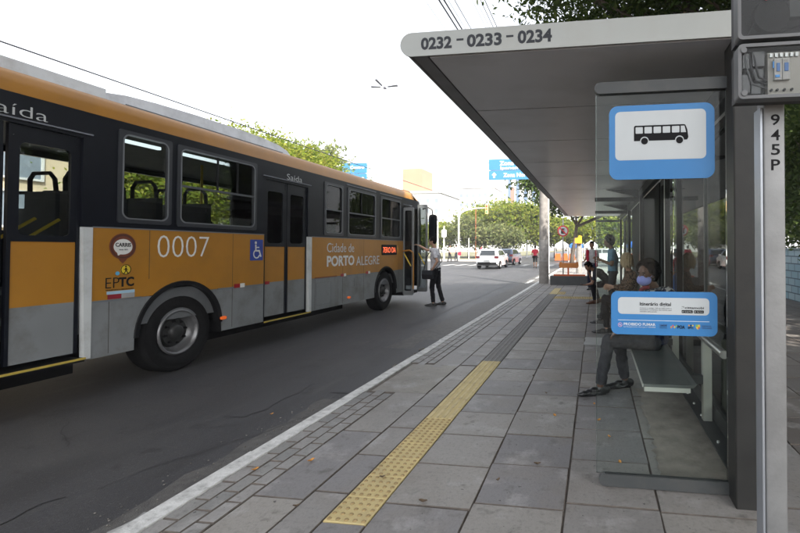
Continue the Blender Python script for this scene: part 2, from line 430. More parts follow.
# rubble in the gutter
bm = new_bm()
for i in range(260):
    far = i > 150
    y = rng.uniform(5.6, 6.9) if not far else rng.uniform(2.2, 4.6)
    x = (-2.62 if not far else -2.78) + rng.gauss(0, .06 if not far else .12)
    r = rng.uniform(.004, .028 if not far else .008)
    g = bmesh.ops.create_icosphere(bm, subdivisions=1, radius=r, matrix=Matrix.Translation((min(x, -2.52), y, RZ + r * .4 + .005)) @ Matrix.Diagonal((1, rng.uniform(.6, 1.4), .6, 1)))
o = obj('gutter_rubble', bm, mat('rubble', (.15, .14, .125), .9, var=.5, scale=8)); o['kind'] = 'stuff'; o['label'] = 'loose grit and pebbles lying in the gutter beside the white kerb'; o['category'] = 'rubble'

# tactile strip
tac_y = mat('yellow_tactile_tile', (.47, .375, .175), .8, var=.1, scale=12, bump=.3, bscale=90, dirt=(.34, .28, .16), dscale=6)
tac_dot = mat('worn_tactile_dot', (.25, .18, .08), .8, var=.2, scale=40)
tac_bar = mat('yellow_tactile_bar', (.50, .41, .22), .8, var=.1, scale=20, dirt=(.28, .23, .14), dscale=8)
tac_g = mat('grey_tactile_tile', (.15, .145, .14), .8, var=.12, scale=12, bump=.3, bscale=90, dirt=(.15, .145, .14), dscale=5)
tac_h = mat('grey_tactile_bar', (.185, .18, .173), .8, var=.12, scale=12)
bm = new_bm()
def dome(x, y, mi):
    cone(bm, (x, y, .002), (x, y, .009), .0145, .009, 8, mi)
def tile(x0, y0, dots, base, top, s=.25):
    slab_mesh(bm, x0 + .002, x0 + s - .002, y0 + .002, y0 + s - .002, -.012, .003, ch=.003, tilt=.0008, mi=base)
    if dots:
        for i in range(5):
            for j in range(5): dome(x0 + .025 + .05 * i, y0 + .025 + .05 * j, top)
    else:
        for i in range(4):
            x = x0 + .031 + .0625 * i
            prism(bm, [(x - .017, .002), (x + .017, .002), (x + .010, .008), (x - .010, .008)], -(y0 + .243), -(y0 + .007), '-y', top)
for k in range(6): tile(-1.475, 2.303 + .25 * k, True, 0, 1)
for k in range(8): tile(-1.475, 3.803 + .25 * k, False, 0, 2)
for k in range(34): tile(-1.475, 5.803 + .25 * k, False, 3, 4)
struct(obj('tactile_paving', bm, [tac_y, tac_dot, tac_bar, tac_g, tac_h]))
bm = new_bm()
for i in range(9):
    for j in range(2): tile(-1.225 + .25 * i, 13.15 + .25 * j, True, 0, 1)
for j in range(8): tile(-1.475, 14.303 + .25 * j, False, 0, 2); 
for j in range(3): tile(-1.225, 14.303 + .25 * j, True, 0, 1)
bm.transform(Matrix.Translation((0, 0, .004)))
struct(obj('tactile_paving_crossing', bm, [tac_y, tac_dot, tac_bar]))
# light square replaced slab further up, warm concrete pad under the bench, both flush
bm = new_bm()
bm.faces.new([bm.verts.new((x, y, .0075)) for x, y in blob_outline(-.18, .32, 6.95, 7.55, n=6, jit=.01)])
struct(obj('pavement_patch', bm, mat('pale_cement_patch', (.33, .33, .32), .85, var=.12, scale=8)))
bm = new_bm()
bm.faces.new([bm.verts.new((x, y, .0065)) for x, y in blob_outline(.42, .92, 2.98, 4.9, n=30, jit=.03)])
struct(obj('cement_bed', bm, mat('stained_cement', (.22, .195, .165), .9, var=.25, scale=7, bump=.5, bscale=45, dirt=(.10, .085, .07), dscale=3.4)))

# fallen leaves
leaf_o = mat('dry_leaf', (.42, .19, .035), .7, var=.3, scale=40); leaf_b = mat('brown_leaf', (.09, .06, .035), .8, var=.3, scale=40)
LEAVES = [(-2.62, 2.95, RZ, 0), (-2.25, 2.75, 0, 0), (-1.96, 2.92, 0, 0), (.10, 3.62, 0, 0), (.02, 3.95, 0, 0), (-.02, 4.35, 0, 0), (-.62, 2.85, 0, 1), (-.50, 4.6, 0, 1), (-1.36, 2.77, .006, 1), (-.40, 3.1, 0, 1), (.16, 3.2, 0, 0), (-1.0, 2.55, 0, 1), (-1.70, 2.4, 0, 1), (-.72, 5.2, 0, 1), (.30, 3.02, 0, 1), (-3.1, 4.0, RZ, 0), (-.36, 4.0, 0, 0)]
LSP = ['on the dark asphalt nearest the kerb', 'on the small blocks inside the kerb', 'on a grey slab left of the yellow strip', 'on the slab left of the bench', 'on the slab in front of the seated woman', 'beside the shoe of the seated woman', 'on a slab in the middle of the walkway', 'on the slab left of the black shoe', 'on the yellow dotted tiles', 'on the slab below the glass panel edge', 'beside the rounded end of the floor bar', 'right of the first yellow tile', 'left of the first yellow tile', 'beside the yellow ribbed tiles', 'behind the floor bar', 'out on the asphalt before the bus', 'between two slabs near the glass']
for (x, y, z, c), sp in zip(LEAVES, LSP):
    bm = new_bm(); n = 8; a0 = rng.uniform(0, 6.3); s = rng.uniform(.012, .020)
    pts = [(math.cos(a) * s * 1.5, math.sin(a) * s * .75) for a in [2 * math.pi * k / n for k in range(n)]]
    vs_ = [bm.verts.new((x + p * math.cos(a0) - q * math.sin(a0), y + p * math.sin(a0) + q * math.cos(a0), z + .010 + .35 * q * q / s + .008 * abs(p) / s / 1.5)) for p, q in pts]
    ctr = bm.verts.new((x, y, z + .005))
    for k in range(n): bm.faces.new((vs_[k], vs_[(k + 1) % n], ctr))
    o = obj('fallen_leaf', bm, leaf_b if c else leaf_o)
    tag(centre_origin(o), ('small brown curled leaf ' if c else 'small orange fallen leaf ') + sp, 'leaf', 'dry leaves fallen on the pavement and road')

# far pavements and park ground
far_m = mat('far_pavement', (.30, .29, .28), .9, var=.1, scale=1.5)
bm = new_bm()
box(bm, -22, -14.2, -30, 36.5, -.3, 0); box(bm, -70, -13.2, 49.7, 53.5, -.3, 0); box(bm, -3.0, 70, 49.7, 53.5, -.3, 0)
struct(obj('far_pavement', bm, far_m))
grass_m = mat('park_ground', (.10, .10, .05), .95, var=.4, scale=.8, bump=.6, bscale=8, dirt=(.17, .13, .09), dscale=.3)
bm = new_bm(); box(bm, -90, -13.2, 53.5, 220, -.3, .03); box(bm, -3.0, 90, 53.5, 220, -.3, .03)
struct(obj('park_ground', bm, grass_m))
bm = new_bm(); box(bm, 5.75, 40, -10, 36, -.3, .05); struct(obj('garden_ground', bm, earth_m))

# ================================================================== THE BUS
BX, BY = -5.33, 8.0
bus = thing('city_bus', 'orange, black and grey city bus numbered 0007 at the stop, front door open', 'bus', (BX, BY, RZ), rx=-.005)
def bobj(name, bm, m, parent=None, **k):
    bm.transform(Matrix.Translation((-BX, -BY, -RZ))); return obj(name, bm, m, parent or bus, world=False, **k)
b_or = mat('bus_orange', (.34, .152, .015), .36, var=.06, scale=3, spec=.45, dirt=(.25, .118, .018), dscale=1.3, bump=.12, bscale=2.2)
b_blk = mat('bus_black', (.005, .006, .010), .32, var=.2, spec=.25)
b_gry = mat('bus_grey', (.175, .185, .19), .45, var=.06, scale=3, dirt=(.085, .078, .068), dscale=2.1, bump=.12, bscale=2.4)
b_wht = mat('bus_white', (.48, .50, .50), .45, var=.05, dirt=(.33, .33, .32), dscale=4)
b_in = mat('bus_interior', (.10, .105, .11), .7)
b_trim = mat('bus_trim', (.13, .14, .15), .4, var=.1)
yel = mat('yellow_rail', (.60, .42, .03), .45)
g_bus = glass('tinted_bus_glass', (.72, .75, .74), 1.33, .015)
g_clr = glass('clear_bus_glass', (.93, .95, .94), 1.2, .01)
x_ = BX
H = [(2.76, 4.02, .30, 2.62), (4.38, 5.01, 1.76, 2.80), (5.11, 6.47, 1.755, 2.79), (6.68, 7.79, .28, 2.60), (8.30, 8.97, 1.74, 2.785), (9.15, 10.42, 1.735, 2.78), (10.68, 11.85, 1.73, 2.77), (12.03, 13.05, .22, 2.66)]
def wall_band(bm, y0, y1, z0, z1, mi, xa=BX - .05, xb=BX):
    """flat wall with the openings H left out"""
    ys = sorted({y0, y1, *[h[0] for h in H if y0 < h[0] < y1], *[h[1] for h in H if y0 < h[1] < y1]})
    for a, b in zip(ys, ys[1:]):
        m = (a + b) / 2; hole = next((h for h in H if h[0] < m < h[1] and h[2] < z1 and h[3] > z0), None)
        if hole is None: box(bm, xa, xb, a, b, z0, z1, mi); continue
        if hole[2] > z0: box(bm, xa, xb, a, b, z0, hole[2], mi)
        if hole[3] < z1: box(bm, xa, xb, a, b, hole[3], z1, mi)
ARC = [(5.21, .41, .625), (11.0, .39, .62)]
def arch_z(y, zlo):
    for c, z, r in ARC:
        if abs(y - c) < r: return max(zlo, z + math.sqrt(r * r - (y - c) ** 2))
    return zlo
def arch_strip(bm, y0, y1, zlo, zhi, mi, x):
    ys = sorted({y0, y1, *[c + r * math.sin(R(a)) for c, z, r in ARC for a in range(-90, 91, 5) if y0 < c + r * math.sin(R(a)) < y1]})
    for a, b in zip(ys, ys[1:]):
        za, zb = arch_z(a + 1e-5, zlo), arch_z(b - 1e-5, zlo)
        if za >= zhi and zb >= zhi: continue
        za, zb = min(za, zhi), min(zb, zhi)
        v = [bm.verts.new(p) for p in ((x, a, za), (x, b, zb), (x, b, zhi), (x, a, zhi))]
        w = [bm.verts.new(p) for p in ((x - .04, a, za), (x - .04, b, zb), (x - .04, b, zhi), (x - .04, a, zhi))]
        bm.faces.new(v).material_index = mi; bm.faces.new(w[::-1]).material_index = mi
        bm.faces.new((v[1], v[0], w[0], w[1])).material_index = mi
bm = new_bm()
wall_band(bm, 1.95, 13.05, 1.684, 2.9, 0)
for a, b in ((1.95, 2.76), (4.12, 6.66), (7.90, 12.03)):
    arch_strip(bm, a, b, .885, 1.68, 1, x_); arch_strip(bm, a, b, .275, .880, 2, x_)
box(bm, x_ - .04, x_, 6.66, 6.68, .275, 1.68, 0)
XL = BX - 2.52                                                        # the far side of the bus: openings for its windows
H_keep = H; H = [(2.3 + 1.32 * k, 3.5 + 1.32 * k, 1.70, 2.75) for k in range(8)]
wall_band(bm, 1.95, 13.05, .3, 2.9, 0, XL, XL + .05); H = H_keep
box(bm, XL + .05, x_ - .05, 1.95, 2.0, .3, 2.9, 0)
bobj('body', bm, [b_blk, b_or, b_gry])
# mouldings, and the seams between the side panels
for y, z0, z1 in ((4.75, 1.09, 1.676), (6.02, .30, 1.676), (8.02, .30, .866), (8.98, .30, 1.676), (9.86, .30, 1.676), (11.72, .30, 1.676), (4.30, .30, .866)):
    bm = new_bm(); box(bm, x_ - .01, x_ + .0012, y, y + .006, z0, z1); bobj('panel_seam', bm, mat('seam_dark', (.05, .04, .03), .7))
for a, b, z0, z1 in ((1.95, 2.76, .87, .89), (4.12, 4.66, .87, .89), (5.76, 6.66, .87, .89), (7.90, 10.53, .87, .89), (11.47, 12.03, .87, .89), (4.12, 6.66, 1.678, 1.692), (7.90, 12.03, 1.678, 1.692)):
    bm = new_bm(); box(bm, x_ - .01, x_ + .005, a, b, z0, z1); bobj('moulding', bm, b_trim)
for a, b, z in ((2.6, 4.1, 2.655), (6.62, 7.86, 2.64), (9.1, 10.4, 2.835), (10.62, 11.9, 2.83), (12.0, 12.6, 2.70)):
    bm = new_bm(); box(bm, x_ - .01, x_ + .022, a, b, z, z + .014); bobj('drip_rail', bm, mat('drip_rail', (.16, .17, .2), .35))
for a, b, z0 in ((4.022, 4.118, .29), (7.792, 7.898, .27)):
    bm = new_bm(); prism(bm, [(a + .035, z0), (b, z0), (b, 1.68), (a, 1.68)], -.05, .012, 'x', org=(x_, 0, 0)); bobj('door_post', bm, b_wht, bevel=.006)
# roof
def cove(s, z): return z
bm = new_bm()
prof = [(0, 2.9), (-.012, 2.99), (-.04, 3.07), (-.09, 3.125), (-.32, 3.18), (-.8, 3.23), (-1.26, 3.25)]
prof = prof + [(-2.52 - x, z) for x, z in prof[-2::-1]]
st = [1.95, 3, 5, 8, 10, 12.3, 12.75]
rows = [[bm.verts.new((BX + x, y, z)) for x, z in prof] for y in st]
for r0, r1 in zip(rows, rows[1:]):
    for k in range(len(prof) - 1):
        f = bm.faces.new((r0[k], r0[k + 1], r1[k + 1], r1[k])); f.material_index = 0 if k < 3 or k >= len(prof) - 4 else 1
bm.faces.new(rows[0]); 
bobj('roof', bm, [b_or, b_wht], smooth=True)
bm = new_bm()                                                         # air conditioning pod
pp = [(4.62, 3.10), (8.12, 3.10), (8.06, 3.25), (7.92, 3.34), (7.7, 3.395), (7.3, 3.43), (6.8, 3.445), (5.9, 3.44), (5.3, 3.42), (4.9, 3.39), (4.68, 3.35)]
prism(bm, pp, -1.85, -.55, 'x', org=(x_, 0, 0))
bobj('roof_unit', bm, mat('roof_unit_grey', (.70, .71, .75), .42, var=.06, scale=5, dirt=(.36, .36, .37), dscale=2), bevel=.05, seg=3, smooth=True)
bm = new_bm(); prism(bm, [(1.98, 3.12), (4.66, 3.12), (4.66, 3.385), (1.98, 3.385)], -1.9, -.54, 'x', org=(x_, 0, 0)); bobj('roof_duct', bm, mat('roof_duct_white', (.66, .67, .69), .45, var=.05, dirt=(.40, .38, .37), dscale=3), bevel=.03)
bm = new_bm()
for z in (3.20, 3.27): box(bm, x_ - .57, x_ - .540, 4.9, 7.8, z, z + .010)
bobj('roof_unit_groove', bm, b_trim)
# front: black mask and yellow brow, lofted
plan = [(0, 13.05), (-.012, 13.25), (-.06, 13.5), (-.18, 13.68), (-.45, 13.78), (-1.26, 13.83)]
plan = plan + [(-2.52 - x, y) for x, y in plan[-2::-1]]
lev = [(.30, 0, .10), (.42, 0, .02), (1.2, 0, 0), (2.3, 0, .06), (2.62, 0, .13), (2.80, .01, .20), (2.90, .015, .26), (3.04, .04, .40), (3.15, .12, .62), (3.22, .35, .95)]
def front_rows(bm, lv):
    out = []
    for z, ix, iy in lv:
        rr = []
        for x, y in plan:
            t = (y - 13.05) / .78
            nx = x + (ix if x < -1.26 else -ix if x > -1.26 else 0)
            rr.append(bm.verts.new((BX + nx, 13.05 - .3 * (iy > .3) + (y - 13.05) * (1 - iy / .78 * .85) , z)))
        out.append(rr)
    return out
bm = new_bm(); rr = front_rows(bm, lev[:7])
for a, b in zip(rr, rr[1:]):
    for k in range(len(plan) - 1): bm.faces.new((a[k], a[k + 1], b[k + 1], b[k]))
bobj('front_mask', bm, b_blk, smooth=True)
bm = new_bm(); rr = front_rows(bm, lev[6:])
for a, b in zip(rr, rr[1:]):
    for k in range(len(plan) - 1): bm.faces.new((a[k], a[k + 1], b[k + 1], b[k]))
bm.faces.new(rr[-1])
bobj('brow', bm, b_or, smooth=True)
# windows of the near side: frame > pane, bars
def window(y0, y1, z0, z1, div=None, vb=()):
    bm = new_bm(); n = 6; r = .075
    inn = rrect(y0 + .045, y1 - .045, z0 + .045, z1 - .04, r, n)
    out = []
    q = rrect(y0 - .012, y1 + .012, z0 - .012, z1 + .012, .03, n)
    ring(bm, q, inn, -.03, .012, 'x', 0, (x_, 0, 0))
    fr = bobj('window_frame', bm, mat('window_rubber', (.022, .024, .030), .38), smooth=True)
    bm = new_bm()
    ring(bm, rrect(y0 + .032, y1 - .032, z0 + .032, z1 - .028, r + .01, n), rrect(y0 + .047, y1 - .047, z0 + .047, z1 - .042, r, n), .010, .016, 'x', 0, (x_, 0, 0))
    bobj('window_trim', bm, b_trim, fr)
    bm = new_bm(); box(bm, x_ - .022, x_ - .016, y0 + .01, y1 - .01, z0 + .01, z1 - .01); bobj('pane', bm, g_bus, fr)
    if div:
        bm = new_bm(); box(bm, x_ - .014, x_ + .006, y0 + .046, y1 - .046, div - .014, div + .014); bobj('window_bar', bm, mat('bar_grey', (.07, .075, .085), .35), fr)
        for v in vb:
            bm = new_bm(); box(bm, x_ - .014, x_ + .003, v - .012, v + .012, div + .016, z1 - .042); bobj('window_bar', bm, black, fr)
window(*H[1]); window(*H[2], 2.27, (5.74, 6.1)); window(*H[4], 2.25); window(*H[5], 2.245, (9.75,)); window(*H[6], 2.24, (11.2,))
for k in range(8):
    y0, y1 = 2.3 + 1.32 * k, 3.5 + 1.32 * k
    bm = new_bm(); box(bm, XL + .02, XL + .026, y0, y1, 1.70, 2.75); o = bobj('far_pane', bm, g_clr)
# doors: leaf > pane
def door(y0, y1, z0, zt, zw0, zw1, red=False):
    bm = new_bm(); xd = x_ - .035
    box(bm, xd - .03, xd, y0, y1, zw1 + .06, zt, 0)
    inn = rrect(y0 + .085, y1 - .085, zw0, zw1, .05, 5); out = rrect(y0 + .03, y1 - .03, zw0 - .06, zw1 + .06, .02, 5)
    ring(bm, out, inn, -.03, .006, 'x', 0, (xd, 0, 0))
    zm = .90
    box(bm, xd - .03, xd, y0 + .032, y1 - .032, zm, zw0 - .06, 1); box(bm, xd - .03, xd, y0 + .032, y1 - .032, z0, zm, 2)
    for a in (y0, y1 - .03): box(bm, xd - .03, xd + .008, a, a + .03, z0, zt, 0)
    lf = bobj('door_leaf', bm, [b_blk, b_or, b_gry])
    bm = new_bm(); box(bm, xd - .014, xd - .008, y0 + .06, y1 - .06, zw0 - .03, zw1 + .03); bobj('pane', bm, g_bus, lf)
    if red:
        bm = new_bm(); box(bm, xd, xd + .004, y0 + .05, y0 + .15, .87, .92); bobj('reflector', bm, mat('red_reflector', (.28, .012, .02), .3), lf)
door(2.765, 3.385, .37, 2.62, 1.58, 2.46); door(3.425, 4.018, .37, 2.62, 1.58, 2.46)
door(6.685, 7.225, .34, 2.60, 1.55, 2.42, True); door(7.245, 7.785, .34, 2.60, 1.55, 2.42)
for a, b, z in ((2.5, 4.06, .30), (6.66, 7.86, .265)):
    bm = new_bm(); box(bm, x_ - .35, x_ + .012, a, b, z - .03, z + .012); bobj('door_step', bm, black)
    bm = new_bm(); box(bm, x_ + .012, x_ + .03, a, b, z - .006, z + .014); bobj('step_edge', bm, mat('step_edge_yellow', (.38, .28, .05), .5), bevel=.004)
# front door, folded open: two leaves standing out from the side
def open_leaf(y, x1, z0, z1, col, low):
    bm = new_bm(); r = rrect(x_ - .02, x1, z0, z1, .05, 4); i = rrect(x_ + .035, x1 - .05, z0 + .12, z1 - .09, .04, 4)
    ring(bm, r, i, -.02, .02, '-y', 0, (0, y, 0))
    lf = bobj('door_leaf', bm, col)
    bm = new_bm(); box(bm, x_ + .02, x1 - .035, y - .004, y + .004, z0 + .1, z1 - .07); bobj('pane', bm, glass('door_glass', (.42, .45, .46)) if 'door_glass' not in MATS else MATS['door_glass'], lf)
    bm = new_bm(); tube(bm, [(x_ + .04, y - .05, 1.33), (x1 - .06, y - .05, .98)], .017); bobj('door_handrail', bm, yel, lf)
    return lf
open_leaf(12.06, x_ + .30, .17, 2.62, b_gry, True)
bm = new_bm(); tube(bm, [(x_ + .02, 12.0, 1.40), (x_ + .2, 12.0, 1.42), (x_ + .30, 12.0, 1.36), (x_ + .315, 12.0, 1.2), (x_ + .315, 12.0, .35)], .022); bobj('entry_rail', bm, b_or)
open_leaf(13.1, x_ + .30, .17, 2.80, b_gry, False)
bm = new_bm(); box(bm, x_ - .9, x_ + .01, 12.04, 13.04, .16, .24); box(bm, x_ - .9, x_ - .35, 12.04, 13.04, .24, .55); bobj('entry_step', bm, black)
bm = new_bm(); box(bm, x_ - .62, x_ - .5, 12.5, 12.62, .9, 1.30); box(bm, x_ - .66, x_ - .48, 12.47, 12.66, 1.30, 1.58); bobj('ticket_machine', bm, mat('green_machine', (.10, .34, .20), .4))
# wheels: tyre > rim > hub, nuts
def wheel(y, z, r, w=.30):
    xw = x_ - .05
    bm = new_bm(); lathe(bm, [(r * .60, -w), (r * .86, -w), (r * .97, -w + .03), (r, -w + .07), (r, -.06), (r * .975, -.025), (r * .90, -.004), (r * .74, 0), (r * .60, -.012), (r * .57, -.05), (r * .57, -w)], 'x', (xw, y, z), 44)
    ty = bobj('wheel', bm, rubber, smooth='all')
    for q in (.80, .90):
        bm = new_bm(); lathe(bm, [(r * q, -.006), (r * (q + .006), .002), (r * (q + .014), -.006)], 'x', (xw, y, z), 44); bobj('tyre_rib', bm, rubber, ty, smooth='all')
    bm = new_bm(); lathe(bm, [(r * .585, -.02), (r * .565, .004), (r * .53, .002), (r * .50, -.05), (r * .47, -.115), (r * .33, -.135), (r * .22, -.13)], 'x', (xw, y, z), 40)
    rim = bobj('rim', bm, mat('rim_grey', (.17, .17, .175), .38, .55, var=.2, scale=8, dirt=(.06, .055, .05), dscale=3), ty, smooth='all')
    bm = new_bm(); lathe(bm, [(.001, -.02), (r * .14, -.02), (r * .18, -.035), (r * .20, -.07), (r * .34, -.075), (r * .40, -.13)], 'x', (xw, y, z), 30)
    bobj('hub', bm, mat('hub_black', (.018, .018, .018), .55), ty, smooth=True)
    for k in range(8):
        a = 2 * math.pi * k / 8 + .2; bm = new_bm()
        p = Vector((xw - .085, y + r * .285 * math.cos(a), z + r * .285 * math.sin(a))); cone(bm, p, p + Vector((.045, 0, 0)), .02, .014, 6)
        bobj('wheel_nut', bm, black, ty)
wheel(5.22, .384 - .014, .505); wheel(11.02, .391, .505)
for c, z, r in ARC:                                                   # wheel wells and their rubber lips
    bm = new_bm(); n = 24
    A = [(c + r * math.cos(math.pi * k / n), z + r * math.sin(math.pi * k / n)) for k in range(n + 1)]
    A = [(c + r, .26)] + A + [(c - r, .26)]
    va = [bm.verts.new((x_ - .01, y, q)) for y, q in A]; vb = [bm.verts.new((x_ - .7, y, q)) for y, q in A]
    for k in range(len(A) - 1): bm.faces.new((va[k], va[k + 1], vb[k + 1], vb[k]))
    bm.faces.new(vb)
    bobj('wheel_well', bm, black)
    bm = new_bm(); Bq = [(c + (r - .055) * math.cos(math.pi * k / n), z + (r - .055) * math.sin(math.pi * k / n)) for k in range(n + 1)]
    A = A[1:-1]
    q0 = [bm.verts.new((x_ + .014, y, q)) for y, q in A]; q1 = [bm.verts.new((x_ + .004, y, q)) for y, q in Bq]; q2 = [bm.verts.new((x_ - .08, y, q)) for y, q in Bq]; q3 = [bm.verts.new((x_ - .005, c + (y - c) * 1.012, z + (q - z) * 1.012)) for y, q in A]
    for k in range(n):
        for u, v in ((q0, q1), (q1, q2), (q3, q0)): bm.faces.new((u[k], u[k + 1], v[k + 1], v[k]))
    bobj('arch_lip', bm, black, smooth=True)
# underside, floor, ceiling, added glow strips inside
bm = new_bm(); box(bm, XL + .1, x_ - .75, 2.2, 13.3, .12, .55); bobj('chassis', bm, black)
bm = new_bm(); box(bm, XL + .25, x_ - .72, 2.3, 4.5, .0, .5); box(bm, XL + .25, x_ - .72, 5.9, 10.2, .02, .5); bobj('shade_box', bm, black)  # black boxes added to deepen the shade under the bus
bm = new_bm(); box(bm, XL + .06, x_ - .06, 4.05, 6.6, .55, .95); box(bm, XL + .06, x_ - .06, 7.9, 11.9, .55, .80); box(bm, XL + .06, x_ - .4, 2.02, 13.0, .551, .70); bobj('floor', bm, b_in)
bm = new_bm(); box(bm, XL + .06, x_ - .06, 2.02, 12.9, 2.83, 2.88); bobj('ceiling', bm, b_in)
glow_m = emit('bus_window_glow', (.85, .95, 1.), .55)  # added glow standing in for the bright band along the window tops
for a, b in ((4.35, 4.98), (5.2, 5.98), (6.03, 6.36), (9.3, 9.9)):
    bm = new_bm(); box(bm, x_ - .16, x_ - .11, a, b, 2.70, 2.735); bobj('glow_strip', bm, glow_m, bevel=.01)
seat_m = mat('seat_grey', (.05, .055, .065), .7, var=.2)
def bus_seat(x, y, z):
    bm = new_bm()
    box(bm, x - .21, x + .21, y - .02, y + .42, z + .38, z + .46); box(bm, x - .21, x + .21, y - .08, y, z + .42, z + .98); box(bm, x - .05, x + .05, y + .05, y + .2, z, z + .40)
    s = bobj('passenger_seat', bm, seat_m, bevel=.03)
    bm = new_bm(); tube(bm, [(x - .18, y - .05, z + .96), (x - .17, y - .06, z + 1.12), (x - .11, y - .065, z + 1.19), (x + .11, y - .065, z + 1.19), (x + .17, y - .06, z + 1.12), (x + .18, y - .05, z + .96)], .022)
    bobj('seat_handle', bm, black, s, smooth=True)
for i in range(3):
    bus_seat(x_ - .42, 4.35 + .75 * i, 1.12); bus_seat(x_ - .90, 4.35 + .75 * i, 1.12)
for i in range(4): bus_seat(x_ - .42, 8.4 + .8 * i, .82)
for i in range(9):
    bus_seat(XL + .35, 3.1 + .95 * i, 1.0 if i < 4 else .80)
    if i % 2 == 0: bus_seat(XL + .83, 3.1 + .95 * i, 1.0 if i < 4 else .80)
for x, y in ((-.35, 4.2), (-1.0, 5.15), (-.3, 6.6), (-.3, 7.85), (-1.0, 9.2), (-.4, 12.0), (-1.1, 3.4), (-1.1, 6.6)):
    bm = new_bm(); cone(bm, (x_ + x, y, .7), (x_ + x, y, 2.83), .018, .018, 8); bobj('grab_pole', bm, yel, smooth=True)
for y in (3.55, 3.75):
    bm = new_bm(); tube(bm, [(x_ - .12, y - .25, 1.45), (x_ - .12, y + .15, 1.75)], .016); bobj('grab_pole', bm, yel)
bm = new_bm(); box(bm, x_ - .045, x_ - .03, 10.0, 10.28, 2.42, 2.66); bobj('notice', bm, mat('notice_paper', (.45, .47, .5), .7))
# mirror on its arm
bm = new_bm(); tube(bm, [(x_ - .1, 13.72, 2.72), (x_ + .02, 13.9, 2.78), (x_ + .12, 13.95, 2.72), (x_ + .15, 13.95, 2.5)], .02); ar = bobj('mirror_arm', bm, black, smooth=True)
bm = new_bm(); prism(bm, rrect(x_ + .03, x_ + .28, 1.66, 2.56, .09), -.05, .05, '-y', org=(0, 13.95, 0)); bobj('side_mirror', bm, black, bevel=.02)
bm = new_bm(); prism(bm, rrect(x_ + .055, x_ + .255, 1.72, 2.48, .07), 0, .006, '-y', org=(0, 13.898, 0)); bobj('mirror_glass', bm, mat('mirror_glass', (.6, .62, .62), .05, 1., var=0))
# writing and marks on the side
X = x_
class _B:                                                              # flat marks, a few mm proud of the paint
    pass
def btext(s, u0, u1, v0, v1, m, bold=0., d=.003, name='lettering', parent=None):
    o = text(name, s, m, u0, u1, v0, v1, X + d, 'x', None, bold)
    o.data.transform(Matrix.Translation((-BX, -BY, -RZ))); o.parent = parent or bus; return o
def bflat(name, poly, m, d0=.001, d1=.004, parent=None):
    bm = new_bm(); prism(bm, poly, d0, d1, 'x', org=(X, 0, 0)); return bobj(name, bm, m, parent)
def circ(cu, cv, r, n=28, rv=None): return [(cu + r * math.cos(2 * math.pi * k / n), cv + (rv or r) * math.sin(2 * math.pi * k / n)) for k in range(n)]
sil = mat('silver_lettering', (.50, .52, .53), .45)
btext('0007', 4.85, 5.60, 1.345, 1.62, white_ink, -.016)
btext('Saída', 3.19, 3.70, 2.69, 2.80, sil, -.012); btext('Saída', 7.19, 7.60, 2.665, 2.765, sil, -.01)
btext('Cidade de', 8.40, 9.43, 1.385, 1.575, sil, .0); btext('PORTO', 8.40, 9.44, 1.095, 1.315, white_ink, .03); btext('ALEGRE', 9.52, 10.62, 1.08, 1.29, sil, .0)
bl = mat('wheelchair_blue', (.02, .045, .25), .4)
sg = bflat('wheelchair_sign', rrect(6.36, 6.635, 1.27, 1.60, .015), bl)
for nm, p in (('head', circ(6.475, 1.55, .022)), ('back', [(6.462, 1.52), (6.488, 1.52), (6.492, 1.41), (6.466, 1.41)]), ('thigh', [(6.468, 1.435), (6.56, 1.435), (6.60, 1.33), (6.575, 1.322), (6.543, 1.41), (6.468, 1.41)]), ('arm', [(6.48, 1.485), (6.55, 1.485), (6.55, 1.468), (6.48, 1.468)])):
    bflat('wheelchair_mark', p, white_ink, .004, .006, sg)
bm = new_bm(); a = [R(q) for q in range(95, 346, 10)]
qo = [(6.495 + .072 * math.cos(t), 1.372 + .072 * math.sin(t)) for t in a]; qi = [(6.495 + .053 * math.cos(t), 1.372 + .053 * math.sin(t)) for t in a]
prism(bm, qo + qi[::-1], .004, .006, 'x', org=(X, 0, 0)); bobj('wheelchair_mark', bm, white_ink, sg)
brn = mat('badge_brown', (.14, .035, .015), .5); brn2 = mat('badge_dark', (.07, .02, .012), .5)
bd = bflat('round_badge', circ(4.44, 1.48, .148), brn)
bflat('badge_tail', [(4.38, 1.36), (4.50, 1.36), (4.47, 1.315), (4.44, 1.285), (4.41, 1.315)], brn, .001, .0036, bd)
bm = new_bm(); ring(bm, circ(4.44, 1.48, .138), circ(4.44, 1.48, .118), .004, .006, 'x', 0, (X, 0, 0)); bobj('badge_rim', bm, brn2, bd)
bflat('badge_field', circ(4.44, 1.475, .103, rv=.088), white_ink, .004, .0062, bd)
bflat('badge_field', [(4.37, 1.43), (4.47, 1.42), (4.385, 1.375)], white_ink, .004, .006, bd)
btext('CARRIS', 4.355, 4.525, 1.475, 1.52, black_ink, .02, .0065, parent=bd); btext('desde 1872', 4.395, 4.49, 1.435, 1.45, grey_ink, 0, .0065, parent=bd)
yd = bflat('yellow_disc', circ(4.475, 1.215, .058), mat('disc_yellow', (.60, .45, .02), .5))
bm = new_bm(); ring(bm, circ(4.475, 1.215, .058), circ(4.475, 1.215, .050), .004, .006, 'x', 0, (X, 0, 0)); bobj('disc_rim', bm, black_ink, yd)
for p in (circ(4.475, 1.25, .010), [(4.465, 1.235), (4.487, 1.235), (4.484, 1.20), (4.468, 1.20)], [(4.47, 1.20), (4.48, 1.20), (4.458, 1.168), (4.448, 1.170)], [(4.476, 1.20), (4.486, 1.20), (4.505, 1.172), (4.495, 1.168)], [(4.452, 1.222), (4.500, 1.215), (4.500, 1.208), (4.452, 1.213)]):
    bflat('walking_mark', p, black_ink, .004, .006, yd)
